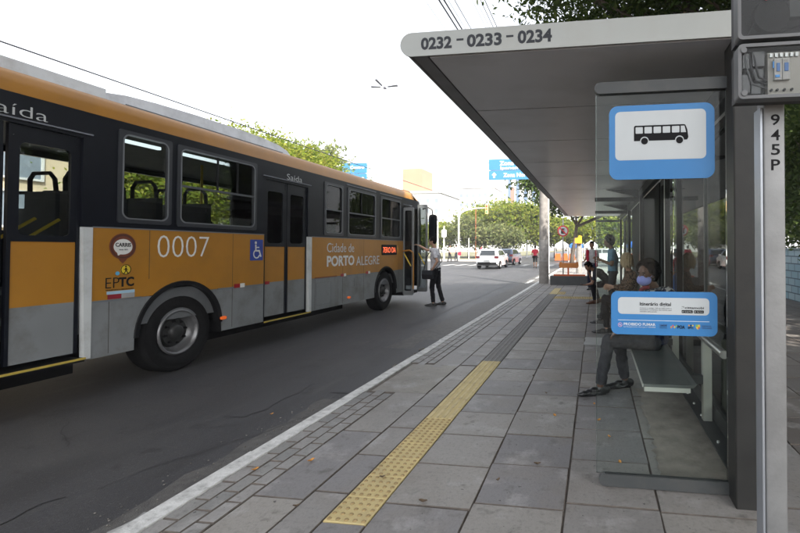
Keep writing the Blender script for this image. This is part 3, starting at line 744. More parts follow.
bflat('blue_dot', circ(4.385, 1.175, .022), mat('dot_blue', (.08, .30, .50), .5))
btext('EP', 4.26, 4.405, 1.015, 1.13, black_ink, -.012); btext('TC', 4.40, 4.57, 1.02, 1.13, black_ink, .035)
btext('TRANSPORTE E CIRCULAÇÃO', 4.26, 4.565, .985, 1.002, black_ink, .02)
bflat('pale_label', rrect(4.275, 4.58, .945, .98, .004), mat('label_blue', (.30, .45, .55), .5)); bflat('red_label', rrect(4.285, 4.43, .893, .943, .004), mat('label_red', (.20, .01, .02), .5)); bflat('grey_label', rrect(4.432, 4.58, .893, .943, .004), mat('label_grey', (.28, .28, .28), .5))
for a in (6.05, 8.9, 9.95):
    bflat('reflector', rrect(a, a + .11, .87, .93, .006), MATS['red_reflector'], .006, .010); bflat('reflector', rrect(a + .112, a + .2, .87, .93, .006), white_ink, .006, .010)
bflat('rust_streak', rrect(8.0, 8.75, .885, .905, .008), mat('rust_brown', (.20, .07, .03), .8), .006, .011)
amb = emit('amber_marker', (.8, .14, .02), .08)
for a, z in ((5.85, .46), (9.22, .40)): bm = new_bm(); prism(bm, rrect(a - .05, a + .05, z - .022, z + .022, .018), 0, .025, 'x', org=(X, 0, 0)); bobj('marker_light', bm, amb, bevel=.006)
for a, b, z0, z1 in ((8.06, 8.55, .36, .80), (9.45, 9.75, .62, .80)):   # hatches in the skirt
    bm = new_bm(); ring(bm, rrect(a, b, z0, z1, .02, 3), rrect(a + .008, b - .008, z0 + .008, z1 - .008, .014, 3), 0, .003, 'x', 0, (X, 0, 0)); bobj('skirt_hatch', bm, b_trim)
ds = bflat('route_display', rrect(10.74, 11.60, 1.30, 1.565, .03), black, .001, .012)
btext('7ERO DA', 10.80, 11.53, 1.36, 1.50, emit('led_orange', (1, .16, .06), .45), -.005, .012, parent=ds)

# ================================================================== THE SHELTER
shel = thing('bus_shelter', 'long dark steel bus shelter with a flat roof numbered 0232 - 0233 - 0234 and glass panels', 'bus shelter', (.87, 2.8, 0))
def sobj(name, bm, m, parent=None, **k): return obj(name, bm, m, parent or shel, **k)
RX0, RX1, RY0, RY1, RZ0, RZ1 = -1.235, 1.35, 2.73, 17.9, 2.70, 2.852
ceil_m = mat('shelter_ceiling', (.50, .50, .515), .32, .2, var=.05, scale=2.5, dirt=(.36, .355, .35), dscale=1.1)
fas_m = mat('shelter_fascia', (.30, .31, .295), .5, .35, var=.05, scale=3, dirt=(.27, .27, .25), dscale=3)
rr_ = .074
def roof_outline(z0=RZ0, z1=RZ1, x0=RX0, x1=RX1):
    c = (z0 + z1) / 2; r = (z1 - z0) / 2
    return [(x1, z0), (x1, z1)] + [(x0 + r - r * math.sin(R(a)), c + r * math.cos(R(a))) for a in range(0, 181, 15)]
bm = new_bm(); prism(bm, roof_outline(), 0, .012, '-y', org=(0, RY0 + .012, 0)); fas = sobj('fascia', bm, fas_m)
bm = new_bm(); prism(bm, roof_outline(RZ0 + .012, RZ1 - .002, RX0 + .004), -(RY1), -(RY0 + .012), '-y'); sobj('roof', bm, dark_steel, smooth=True)
# ceiling panels with seams, and the edge rail along the street side
seams = [RY0 + .014, 3.9, 5.11, 6.4, 7.7, 9.55, 11.3, 13.05, 14.7, 16.3, RY1 - .02]
for i, (a, b) in enumerate(zip(seams, seams[1:])):
    bm = new_bm(); box(bm, RX0 + .19, RX1 - .03, a + .010, b - .010, RZ0 - .004, RZ0 + .011); sobj('ceiling_panel', bm, ceil_m, bevel=.003)
bm = new_bm(); box(bm, RX0 + .085, RX0 + .175, RY0 + .014, RY1 - .02, RZ0 - .001, RZ0 + .011); sobj('edge_strip', bm, mat('edge_strip', (.16, .16, .165), .5, .3))
text('lettering', '0232', grey_ink, -1.095, -.893, 2.737, 2.815, -RY0, '-y', fas, .035); text('lettering', '0233', grey_ink, -.795, -.573, 2.736, 2.816, -RY0, '-y', fas, .035); text('lettering', '0234', grey_ink, -.473, -.262, 2.737, 2.818, -RY0, '-y', fas, .035)
for a in (-.862, -.545):
    bm = new_bm(); box(bm, a, a + .045, RY0 - .002, RY0, 2.782, 2.794); obj('lettering', bm, grey_ink, fas)
# posts
post_m = mat('post_steel', (.026, .026, .025), .42, .0, spec=.22, var=.2, scale=5, dirt=(.034, .032, .029), dscale=2.5, bump=.05, bscale=120)
def post(y, w, d, x0=.79):
    bm = new_bm(); prism(bm, rrect(x0, x0 + w, 0, d, .014, 3), 0, RZ0 - .006, 'z', org=(0, y, 0)); sobj('post', bm, post_m, smooth=True)
bm = new_bm()
prism(bm, [(.793, 2.745), (.958, 2.745), (.965, 2.752), (.965, 2.925), (.958, 2.932), (.793, 2.932), (.786, 2.925), (.786, 2.752)], 0, RZ0 - .006, 'z'); sobj('post', bm, post_m)
for y in (6.2, 9.62, 13.1, 17.5): post(y, .075, .09, .90)
for y in (6.17, 9.59, 13.07, 17.47):
    bm = new_bm(); box(bm, .893, .899, y, y + .028, .1, 2.62); sobj('post_edge', bm, alu)
# beams under the roof
bm = new_bm(); box(bm, .88, .97, 2.94, 17.6, 2.52, 2.66); sobj('beam', bm, dark_steel)
for y in (9.6, 13.1, 17.5): bm = new_bm(); box(bm, -.02, .875, y - .04, y + .04, 2.44, 2.52); sobj('cross_beam', bm, dark_steel, bevel=.02)
for y in (6.25, 9.65, 13.15):
    bm = new_bm(); prism(bm, [(.2, 2.69), (.88, 2.69), (.88, 2.52)], -.02, .02, '-y', org=(0, y, 0)); sobj('roof_bracket', bm, dark_steel)
# end panel: rails and glass
def stadium(x0, x1, z0, z1):
    r = (z1 - z0) / 2; c = (z0 + z1) / 2
    return [(x1, z0), (x1, z1)] + [(x0 + r - r * math.sin(R(a)), c + r * math.cos(R(a))) for a in range(0, 181, 15)]
g_end = glass('shelter_glass', (.93, .96, .95), 1.22, .02, .006)
rail_m = mat('rail_steel', (.055, .059, .060), .45, spec=.3, var=.1, dirt=(.075, .073, .068), dscale=6)
bm = new_bm(); prism(bm, stadium(-.008, .786, 2.453, 2.525), -.025, .025, '-y', org=(0, 2.9, 0)); sobj('top_rail', bm, rail_m, bevel=.004)
bm = new_bm(); prism(bm, stadium(.015, .786, .006, .078), -.02, .02, '-y', org=(0, 2.9, 0)); sobj('floor_rail', bm, rail_m, bevel=.006)
bm = new_bm(); box(bm, .004, .785, 2.897, 2.907, .078, 2.453); sobj('end_glass', bm, g_end)
bm = new_bm(); box(bm, .0, .004, 2.896, 2.908, .078, 2.453); sobj('glass_edge', bm, glass('glass_edge', (.55, .68, .63), 1.6, .1, .35))
for y in (9.6, 17.5):
    bm = new_bm(); box(bm, .02, .88, y - .005, y + .005, .09, 2.44); sobj('divider_glass', bm, g_end)
    bm = new_bm(); prism(bm, stadium(.0, .88, .008, .085), -.03, .03, '-y', org=(0, y, 0)); sobj('floor_rail', bm, rail_m)
# back wall: base channel, glass sheets, dark advertising back
bm = new_bm(); box(bm, .86, .985, 2.94, 17.6, .012, .022); box(bm, .985, 1.05, 2.94, 17.6, .012, .15); sobj('base_channel', bm, dark_steel, bevel=.003)
for y in (3.3, 3.6, 4.15, 4.45, 4.75):
    bm = new_bm(); cone(bm, (.905, y, .022), (.905, y, .036), .012, .010, 6); sobj('bolt', bm, mat('bolt_zinc', (.5, .5, .48), .35, .8))
g_back = glass('back_glass', (.84, .88, .86), 1.30, .02, .0)
for a, b in ((2.95, 4.42), (4.45, 6.18), (6.30, 7.28), (12.7, 15.1), (15.13, 17.4)):
    bm = new_bm(); box(bm, 1.012, 1.022, a, b, .15, 2.44); sobj('back_glass', bm, g_back)
for y in (4.435, 7.29, 15.115):
    bm = new_bm(); box(bm, 1.0, 1.035, y - .013, y + .013, .15, 2.5); sobj('mullion', bm, rail_m)
bm = new_bm(); box(bm, .975, 1.07, 7.305, 12.65, .15, 2.5); sobj('dark_panel', bm, mat('dark_panel', (.012, .013, .013), .7, spec=.12))
bm = new_bm(); box(bm, 1.0, 1.035, 2.95, 17.6, 2.44, 2.52); sobj('back_rail', bm, rail_m)

# benches
seat_steel = mat('bench_steel', (.11, .12, .115), .42, .45, var=.12, scale=4, dirt=(.15, .145, .13), dscale=2)
bench_edge = mat('bench_edge', (.52, .52, .47), .4, .4, var=.05)
LB = {3.56: 'dark steel bench with an empty near end, behind the blue information sign', 6.65: 'dark steel bench carrying the blonde person in patterned jacket', 10.25: 'dark steel bench at the far end under the leaning man'}
first = None
def make_bench(y0, y1):
    t = thing('bench', LB[y0], 'bench', (.56, y0, 0), group='steel benches under the shelter')
    bm = new_bm(); prism(bm, [(.355, .43), (.72, .43), (.75, .455), (.745, .46), (.715, .449), (.355, .449)], -y1, -y0, '-y'); obj('seat', bm, seat_steel, t)
    bm = new_bm(); box(bm, .347, .3545, y0 - .002, y1, .425, .452); obj('seat_edge', bm, bench_edge, t)
    bm = new_bm(); box(bm, .36, .70, y0 - .006, y0 - .001, .395, .4285); obj('end_plate', bm, bench_edge, t)
    bm = new_bm(); box(bm, .36, .70, y0, y1, .40, .4295); obj('seat_frame', bm, seat_steel, t)
    for y in (y0 + .5, y1 - .5):
        bm = new_bm(); box(bm, .895, .965, y - .035, y + .035, .022, .70); obj('leg', bm, mat('bench_leg', (.40, .40, .35), .45, .2, var=.08), t, bevel=.004)
        bm = new_bm(); box(bm, .70, .895, y - .03, y + .03, .33, .40); obj('bracket', bm, dark_steel, t)
    bm = new_bm(); tube(bm, [(.875, y0 - .25, .745), (.875, y1 - .1, .745)], .03, 10); obj('back_rail', bm, mat('bench_rail', (.38, .38, .37), .3, .7), t, smooth=True)
    return t
for a, b in ((3.56, 6.1), (6.65, 9.3), (10.25, 12.95)): make_bench(a, b)

# signs stuck on the end glass
blue = mat('sign_blue', (.022, .17, .42), .45, var=.03, dirt=(.028, .18, .41), dscale=3); panel_w = mat('sign_white', (.46, .49, .50), .45, var=.03, scale=6)
YS = 2.8935
stop = thing('bus_stop_sign', 'blue rounded sign with a black bus on white, high on the end glass', 'sign', (.40, YS, 1.91))
def sflat(name, poly, m, d0, d1, parent, y=YS):
    bm = new_bm(); prism(bm, poly, d0, d1, '-y', org=(0, y, 0)); return obj(name, bm, m, parent)
sflat('board', rrect(.083, .717, 1.911, 2.375, .055, 8), blue, 0, .003, stop)
sflat('white_field', rrect(.121, .667, 2.032, 2.337, .03, 6), panel_w, .003, .0042, stop)
pic = sflat('bus_pictogram', [(.236, 2.150), (.555, 2.150), (.563, 2.165), (.556, 2.215), (.545, 2.243), (.535, 2.246), (.243, 2.246), (.236, 2.239)], black_ink, .0042, .0054, stop)
for a, b in ((.246, .290), (.300, .345), (.355, .400), (.410, .455), (.465, .510)): sflat('bus_window', rrect(a, b, 2.196, 2.236, .004, 2), panel_w, .0054, .0064, pic)
sflat('bus_window', [(.518, 2.196), (.549, 2.196), (.540, 2.236), (.518, 2.236)], panel_w, .0054, .0064, pic)
for c in (.300, .510):
    sflat('bus_wheel', [(c + .026 * math.cos(R(a)), 2.150 + .026 * math.sin(R(a))) for a in range(0, 360, 15)], panel_w, .0054, .0064, pic)
    w = sflat('bus_wheel', [(c + .021 * math.cos(R(a)), 2.148 + .021 * math.sin(R(a))) for a in range(0, 360, 15)], black_ink, .0064, .0074, pic)
info = thing('information_sign', 'blue wide sign headed Itinerário digital on the end glass in front of the woman', 'sign', (.41, YS, .95))
sflat('board', rrect(.093, .727, .947, 1.215, .04, 8), blue, 0, .003, info)
sflat('white_field', rrect(.135, .680, 1.074, 1.178, .025, 6), panel_w, .003, .0042, info)
def stext(s, u0, u1, v0, v1, m, bold=0., parent=info): return text('lettering', s, m, u0, u1, v0, v1, -YS + .0043, '-y', parent, bold, .0012)
stext('Itinerário digital', .268, .455, 1.121, 1.149, black_ink, .02)
stext('Acesse o código QR ao lado para o', .268, .458, 1.108, 1.116, grey_ink); stext('itinerário completo das linhas que', .268, .458, 1.097, 1.105, grey_ink); stext('atendem esta parada.', .268, .372, 1.086, 1.094, grey_ink)
stext('cittamobi', .537, .648, 1.112, 1.126, black_ink, .01)
for pl in ([(.518, 1.127), (.531, 1.127), (.531, 1.125), (.518, 1.125)], [(.529, 1.125), (.531, 1.125), (.531, 1.117), (.529, 1.117)], [(.518, 1.116), (.522, 1.116), (.522, 1.114), (.518, 1.114)]): sflat('bracket_mark', pl, black_ink, .0043, .005, info)
for a, b in ((.518, .583), (.590, .648)):
    q = sflat('store_badge', rrect(a, b, 1.086, 1.104, .003, 3), black_ink, .0043, .0052, info)
    text('lettering', 'Google Play' if a < .55 else 'App Store', panel_w, a + .016, b - .006, 1.090, 1.099, -YS + .0053, '-y', q, 0, .001)
    sflat('badge_mark', [(a + .005, 1.090), (a + .012, 1.095), (a + .005, 1.100)], panel_w, .0053, .0062, q)
wl = mat('sign_line_white', (.60, .66, .70), .5)
sflat('white_line', [(.135, 1.0345), (.68, 1.0345), (.68, 1.0375), (.135, 1.0375)], wl, .003, .0038, info)
bm = new_bm(); ring(bm, circ(.148, 1.006, .0135, 20), circ(.148, 1.006, .0105, 20), .003, .004, '-y', 0, (0, YS, 0)); obj('no_smoking_ring', bm, mat('pink_mark', (.55, .30, .42), .5), info)
sflat('no_smoking_bar', [(.139, 1.013), (.141, 1.015), (.157, .999), (.155, .997)], MATS['pink_mark'], .003, .0042, info)
sflat('cigarette_mark', [(.142, 1.004), (.154, 1.004), (.154, 1.007), (.142, 1.007)], wl, .003, .0036, info)
stext('PROIBIDO FUMAR', .170, .362, 1.003, 1.020, wl, .02); stext('Lei Complementar Municipal nº 555/2006', .170, .362, .990, .998, wl)
stext('SMM', .385, .430, 1.000, 1.016, mat('logo_navy', (.03, .09, .22), .5), .01); stext('MOBILIDADE', .385, .432, .990, .996, MATS['logo_navy'])
for k, c in enumerate(((.55, .25, .03), (.5, .06, .05), (.55, .42, .05), (.15, .35, .08))): sflat('logo_square', rrect(.452 + .010 * k, .460 + .010 * k, .992 + .008 * (k % 2), 1.004 + .008 * (k % 2), .002, 2), mat('logo_%s' % ('orange', 'red', 'yellow', 'green')[k], c, .5), .003, .004, info)
stext('POA', .493, .537, .990, 1.011, black_ink, .03)
stext('EPTC', .555, .588, .990, 1.003, black_ink, .02)
for k, c in enumerate(('orange', 'black', 'yellow')): sflat('logo_dot', circ(.561 + .011 * k, 1.011, .005, 12), MATS['logo_' + c] if c != 'black' else black_ink, .003, .004, info)
sh_ = sflat('crest', [(.600, 1.017), (.626, 1.017), (.626, 1.002), (.620, .992), (.613, .987), (.606, .992), (.600, 1.002)], MATS['logo_yellow'], .003, .004, info)
sflat('crest_part', [(.600, 1.017), (.612, 1.017), (.612, 1.004), (.600, 1.004)], MATS['logo_green'], .004, .0048, sh_); sflat('crest_part', [(.614, 1.003), (.625, 1.003), (.620, .993), (.614, .989)], MATS['logo_red'], .004, .0048, sh_)
stext('PREFEITURA DE', .634, .690, 1.005, 1.013, MATS['logo_navy'], .01); stext('PORTO ALEGRE', .634, .694, .993, 1.001, MATS['logo_navy'], .02)

# ================================================================== STEEL POLE WITH METER BOXES (near right)
pole = thing('steel_pole', 'square galvanised steel pole stencilled 945P right of the shelter post', 'pole', (.567, 1.58, 0))
galv = mat('galvanised_steel', (.21, .213, .213), .5, .45, var=.18, scale=7, dirt=(.14, .14, .14), dscale=4, bump=.08, bscale=80)
bm = new_bm(); prism(bm, rrect(.5345, .600, 1.55, 1.612, .007, 3), 0, 2.75, 'z'); obj('shaft', bm, galv, pole, smooth=True)
bm = new_bm(); box(bm, .5255, .5325, 1.552, 1.61, 0, 1.94); obj('side_strip', bm, mat('side_strip', (.30, .32, .35), .4, .6), pole)  # paler strip along the left side of the shaft
bm = new_bm(); box(bm, .48, .65, 1.50, 1.66, .0, .014); obj('foot_plate', bm, galv, pole)
for ch, z in (('9', 1.882), ('4', 1.833), ('5', 1.786), ('P', 1.737)):
    text('lettering', ch, black_ink, .557, .584, z - .001, z + .034, -1.55, '-y', pole, .012, .001)
poly_g = glass('polycarbonate', (.55, .56, .56), 1.25, .1, .02); poly_c = glass('clear_polycarbonate', (.88, .89, .89), 1.18, .05, .0)
boxm = mat('meter_box_grey', (.10, .103, .107), .5, var=.08, dirt=(.08, .08, .08), dscale=6); boxd = mat('meter_box_dark', (.03, .03, .032), .6)
def meter_box(name, label, z0, z1, cover):
    t = thing(name, label, 'meter box', (.56, 1.45, z0), group='electricity boxes on the steel pole')
    x0, x1, y0 = .430, .705, 1.45
    bm = new_bm(); box(bm, x0 + .008, x1 - .008, y0 + .045, y0 + .098, z0 + .006, z1 - .006); obj('back_box', bm, boxd, t, bevel=.008)
    bm = new_bm(); ring(bm, rrect(x0, x1, z0, z1, .014, 4), rrect(x0 + .010, x1 - .010, z0 + .010, z1 - .010, .010, 4), -.045, .0, '-y', 0, (0, y0 + .002, 0)); obj('rim', bm, boxm, t, smooth=True)
    bm = new_bm(); box(bm, x0 + .0105, x1 - .0105, y0 + .006, y0 + .010, z0 + .0105, z1 - .0105); obj('cover', bm, cover, t)
    return t
lo = meter_box('breaker_box', 'small clear fronted box with a circuit breaker inside, under the larger grey box', 1.940, 2.108, poly_c)
bm = new_bm(); box(bm, .520, .612, 1.468, 1.494, 1.952, 2.082); br = obj('breaker_plate', bm, mat('breaker_beige', (.36, .34, .30), .5), lo, bevel=.003)
for a, b, z0, z1, m in ((.535, .556, 1.995, 2.06, 'w'), (.558, .579, 1.995, 2.06, 'w')):
    bm = new_bm(); box(bm, a, b, 1.456, 1.468, z0, z1); q = obj('breaker', bm, mat('breaker_white', (.62, .62, .60), .45), br, bevel=.002)
for a, b, z0, z1, m in ((.541, .550, 2.02, 2.045, MATS['logo_navy']), (.563, .574, 2.02, 2.045, MATS['logo_navy']), (.537, .549, 2.002, 2.009, blue), (.530, .533, 2.03, 2.05, blue)):
    bm = new_bm(); box(bm, a, b, 1.4535, 1.4565, z0, z1); obj('breaker_lever', bm, m, br)
for x in (.528, .545, .565, .586):
    bm = new_bm(); cone(bm, (x, 1.468, 1.966), (x, 1.460, 1.966), .004, .004, 8); obj('terminal', bm, boxd, br)
for k, (a, b, z0, z1) in enumerate(((.448, .470, 1.965, 2.02), (.474, .500, 1.96, 1.99), (.478, .512, 2.045, 2.09), (.450, .468, 2.04, 2.085), (.620, .645, 1.96, 2.07), (.482, .508, 2.0, 2.035), (.655, .690, 1.97, 2.05))):
    bm = new_bm(); box(bm, a, b, 1.472, 1.494, z0, z1); obj('fitting', bm, boxm if k == 1 else mat('fitting_dark', (.05, .05, .052), .3), lo, bevel=.004)
for k in range(6):
    bm = new_bm(); box(bm, .524 + .0145 * k, .532 + .0145 * k, 1.461, 1.468, 2.066, 2.078); obj('terminal', bm, alu, br)
for k in range(3):
    bm = new_bm(); tube(bm, [(.455 + .012 * k, 1.475, 2.09), (.460 + .014 * k, 1.47, 2.04), (.475 + .01 * k, 1.468, 1.99 + .01 * k), (.52, 1.475, 1.975 + .012 * k)], .003, 6); obj('wire', bm, boxd if k else boxm, lo, smooth=True)
for x, z in ((.446, 2.088), (.447, 1.957)):
    bm = new_bm(); cone(bm, (x, 1.462, z), (x, 1.448, z), .011, .009, 12); obj('cover_screw', bm, boxm, lo)
up = meter_box('meter_box', 'large grey electricity meter box with frosted window on top of the steel pole', 2.122, 2.52, poly_g)
bm = new_bm(); cone(bm, (.535, 1.492, 2.20), (.535, 1.470, 2.20), .055, .052, 24); obj('meter', bm, boxd, up, smooth=True)
bm = new_bm(); box(bm, .585, .68, 1.470, 1.494, 2.19, 2.32); obj('meter_face', bm, mat('meter_face', (.36, .37, .37), .4), up, bevel=.004)
bm = new_bm(); tube(bm, [(.46, 1.478, 2.14), (.49, 1.475, 2.19), (.56, 1.474, 2.15), (.64, 1.474, 2.17), (.68, 1.475, 2.14)], .004, 6); obj('wire', bm, boxd, up, smooth=True)
bm = new_bm(); ball(bm, (.512, 1.452, 2.243), (.006, .002, .006)); obj('red_seal', bm, mat('seal_red', (.5, .03, .05), .4), up)

# ================================================================== PEOPLE
skin_l = mat('skin_light', (.42, .25, .17), .55, var=.06, scale=20); skin_t = mat('skin_tan', (.27, .14, .085), .55, var=.08, scale=20); skin_d = mat('skin_dark', (.105, .050, .030), .5, var=.1, scale=20)
hair_k = mat('hair_black', (.006, .005, .005), .8, spec=.15, var=.4, scale=60, bump=.8, bscale=120); hair_b = mat('hair_blonde', (.36, .27, .15), .6, var=.3, scale=50, bump=.7, bscale=90)
shoe_k = mat('shoe_black', (.012, .012, .013), .35, var=.2); shoe_b = mat('shoe_brown', (.10, .045, .025), .5, var=.2); eye_m = mat('eye_dark', (.012, .010, .010), .25); eye_w = mat('eye_white', (.22, .20, .185), .4)
def fabric(name, col, var=.2, scale=25, **k): return mat(name, col, .9, var=var, scale=scale, bump=.3, bscale=70, spec=.2, **k)
f_grey = fabric('fabric_grey_shirt', (.52, .52, .55)); f_blk = fabric('fabric_black', (.014, .014, .017), .3); f_navy = fabric('fabric_navy', (.018, .022, .045)); f_trs = fabric('fabric_grey_trousers', (.034, .034, .039), .25)
f_lblue = fabric('fabric_light_blue', (.16, .30, .42)); f_white = fabric('fabric_white', (.55, .55, .55)); f_red = fabric('fabric_red', (.42, .025, .05)); f_dark = fabric('fabric_dark', (.03, .033, .04), .3); f_blue = fabric('fabric_blue', (.03, .12, .42)); f_mask = fabric('fabric_lilac', (.26, .29, .62), .05)
def pattern(name, a, b, scale, lo, hi, kind='VORONOI'):
    m = fabric(name, a); t = m.node_tree; L = t.links.new
    tc = t.nodes.new('ShaderNodeTexCoord'); v = t.nodes.new('ShaderNodeTexVoronoi'); v.inputs['Scale'].default_value = scale; L(tc.outputs['Object'], v.inputs['Vector'])
    r = t.nodes.new('ShaderNodeValToRGB'); r.color_ramp.elements[0].position = lo; r.color_ramp.elements[1].position = hi; r.color_ramp.elements[0].color = (*a, 1); r.color_ramp.elements[1].color = (*b, 1)
    L(v.outputs['Distance'], r.inputs['Fac']); L(r.outputs[0], t.nodes['Principled BSDF'].inputs['Base Color']); return m
f_leo = pattern('fabric_leopard', (.022, .014, .010), (.13, .085, .055), 38, .35, .55); f_pat = pattern('fabric_navy_print', (.016, .019, .04), (.34, .33, .31), 26, .50, .60); f_plaid = fabric('fabric_pale_blue_check', (.28, .36, .42))

def V(*a): return Vector(a)
def orient(fwd, up):
    f = Vector(fwd).normalized(); s = Vector(up).cross(f).normalized(); u = f.cross(s)   # s = the person's left
    return s, f, u, Matrix((s, f, u)).transposed()
def chain(bm, pts, step=6):
    """blend of ellipsoids: (point, half-width, half-depth, left vector, forward vector)"""
    for (p, a, b, s, f), (p2, a2, b2, s2, f2) in zip(pts, pts[1:]):
        for k in range(step + 1):
            t = k / step; c = p.lerp(p2, t); ss = s.lerp(s2, t).normalized(); ax = (p2 - p).normalized(); ff = ax.cross(ss).normalized() ; ss = ff.cross(ax).normalized()
            M = Matrix((ss, ff, ax)).transposed()
            ball(bm, c, (a + (a2 - a) * t, b + (b2 - b) * t, (p2 - p).length / step * 1.3), 14, 8, M)
def limb(bm, pts, rs):
    for (p, r), (p2, r2) in zip(zip(pts, rs), zip(pts[1:], rs[1:])): cone(bm, p, p2, r, r2, 14)
    for p, r in zip(pts, rs): ball(bm, p, r * 1.0, 12, 8)
def hand(bm, w, d, n, sc=1., curl=.5, side=1):
    d = Vector(d).normalized(); n = Vector(n); n = (n - d * n.dot(d)).normalized(); a = d.cross(n) * side
    M = Matrix((a, n, d)).transposed()
    ball(bm, w + d * .05 * sc, (.040 * sc, .016 * sc, .052 * sc), 12, 8, M); ball(bm, w + d * .012, (.028 * sc, .021 * sc, .03 * sc), 10, 6, M)
    for i, ln in enumerate((.062, .072, .067, .052)):
        p = w + d * .088 * sc + a * (i - 1.5) * .0205 * sc; q = p; dd = d
        sp = a * (i - 1.5) * .06
        for k, (fr, r) in enumerate(((.5, .0088), (.3, .008), (.25, .0072))):
            ang = curl * (k + .6) * .8
            dd = (d * math.cos(ang) + n * math.sin(ang) + sp).normalized(); q2 = q + dd * ln * fr * sc * 1.15
            cone(bm, q, q2, r * sc, r * sc * .93, 8); ball(bm, q2, r * sc * .95, 8, 6); ball(bm, q, r * sc, 8, 6); q = q2
    p = w + d * .03 * sc - a * .032 * sc; q = p + (d * .75 - a * .65 + n * .25).normalized() * .038 * sc; q2 = q + (d * .95 - a * .2 + n * .3).normalized() * .028 * sc
    cone(bm, p, q, .012 * sc, .0095 * sc, 8); cone(bm, q, q2, .0095 * sc, .008 * sc, 8); ball(bm, q, .0097 * sc, 8, 6); ball(bm, q2, .008 * sc, 8, 6); ball(bm, p, .013 * sc, 8, 6)
def head_geo(bm, c, hd, hu, sc=1.):
    s, f, u, M = orient(hd, hu)
    e = lambda dx, dy, dz, r: ball(bm, c + (s * dx + f * dy + u * dz) * sc, [q * sc for q in r], 14, 10, M)
    e(0, -.008, .025, (.076, .096, .088)); e(0, .018, -.035, (.063, .075, .075)); e(0, .045, -.075, (.040, .040, .035))
    e(0, .094, -.020, (.013, .018, .014)); e(0, .086, -.002, (.010, .012, .022)); e(0, .070, .024, (.055, .020, .012)); e(0, .078, -.055, (.024, .014, .009))
    for k in (-1, 1): e(k * .076, -.008, -.008, (.010, .022, .032)); e(k * .036, .062, -.025, (.024, .022, .018))
    return s, f, u, M
def eyes(c, hd, hu, par, sc=1.):
    s, f, u, M = orient(hd, hu)
    for k in (-1, 1):
        bm = new_bm(); ball(bm, c + (s * k * .032 + f * .079 + u * .002) * sc, (.0115 * sc, .0085 * sc, .0055 * sc), 10, 8, M); e = obj('eye', bm, eye_w, par, smooth='all')
        bm = new_bm(); ball(bm, c + (s * k * .032 + f * .086 + u * .002) * sc, (.006 * sc, .004 * sc, .006 * sc), 8, 6, M); obj('iris', bm, eye_m, e, smooth='all')
        bm = new_bm(); ball(bm, c + (s * k * .034 + f * .086 + u * .022) * sc, (.020 * sc, .007 * sc, .004 * sc), 8, 6, M); obj('eyebrow', bm, hair_k, par, smooth='all')
def shoe(bm, ank, toe, h=.0, r=.042):
    """ankle and toe points; the sole is flat on the ground under them"""
    z0 = min(toe.z, ank.z - .07); d = (toe - ank); d.z = 0; d = d.normalized(); s = Vector((-d.y, d.x, 0)); g = Vector((ank.x, ank.y, 0)); L = (Vector((toe.x, toe.y, 0)) - g).length
    heel = g - d * .055
    for t, w, hh in ((-.055, .030, .085), (-.01, .036, .10), (L * .35, .036, .075), (L * .62, .043, .055), (L * .85, .042, .046), (L, .028, .035)):
        c = g + d * t; M = Matrix((s, d, Vector((0, 0, 1)))).transposed()
        ball(bm, c + V(0, 0, z0 + hh * .5), (w, .055, hh * .55), 12, 8, M)
    q = [(heel, .030), (g + d * L * .6, .043), (g + d * (L + .02), .030)]
    for (a, ra), (b, rb) in zip(q, q[1:]):
        pts = [a + s * ra, b + s * rb, b - s * rb, a - s * ra]
        lo_ = [bm.verts.new(p + V(0, 0, z0)) for p in pts]; hi_ = [bm.verts.new(p + V(0, 0, z0 + .022)) for p in pts]
        bm.faces.new(lo_[::-1]); bm.faces.new(hi_)
        for i in range(4): bm.faces.new((lo_[i], lo_[(i + 1) % 4], hi_[(i + 1) % 4], hi_[i]))
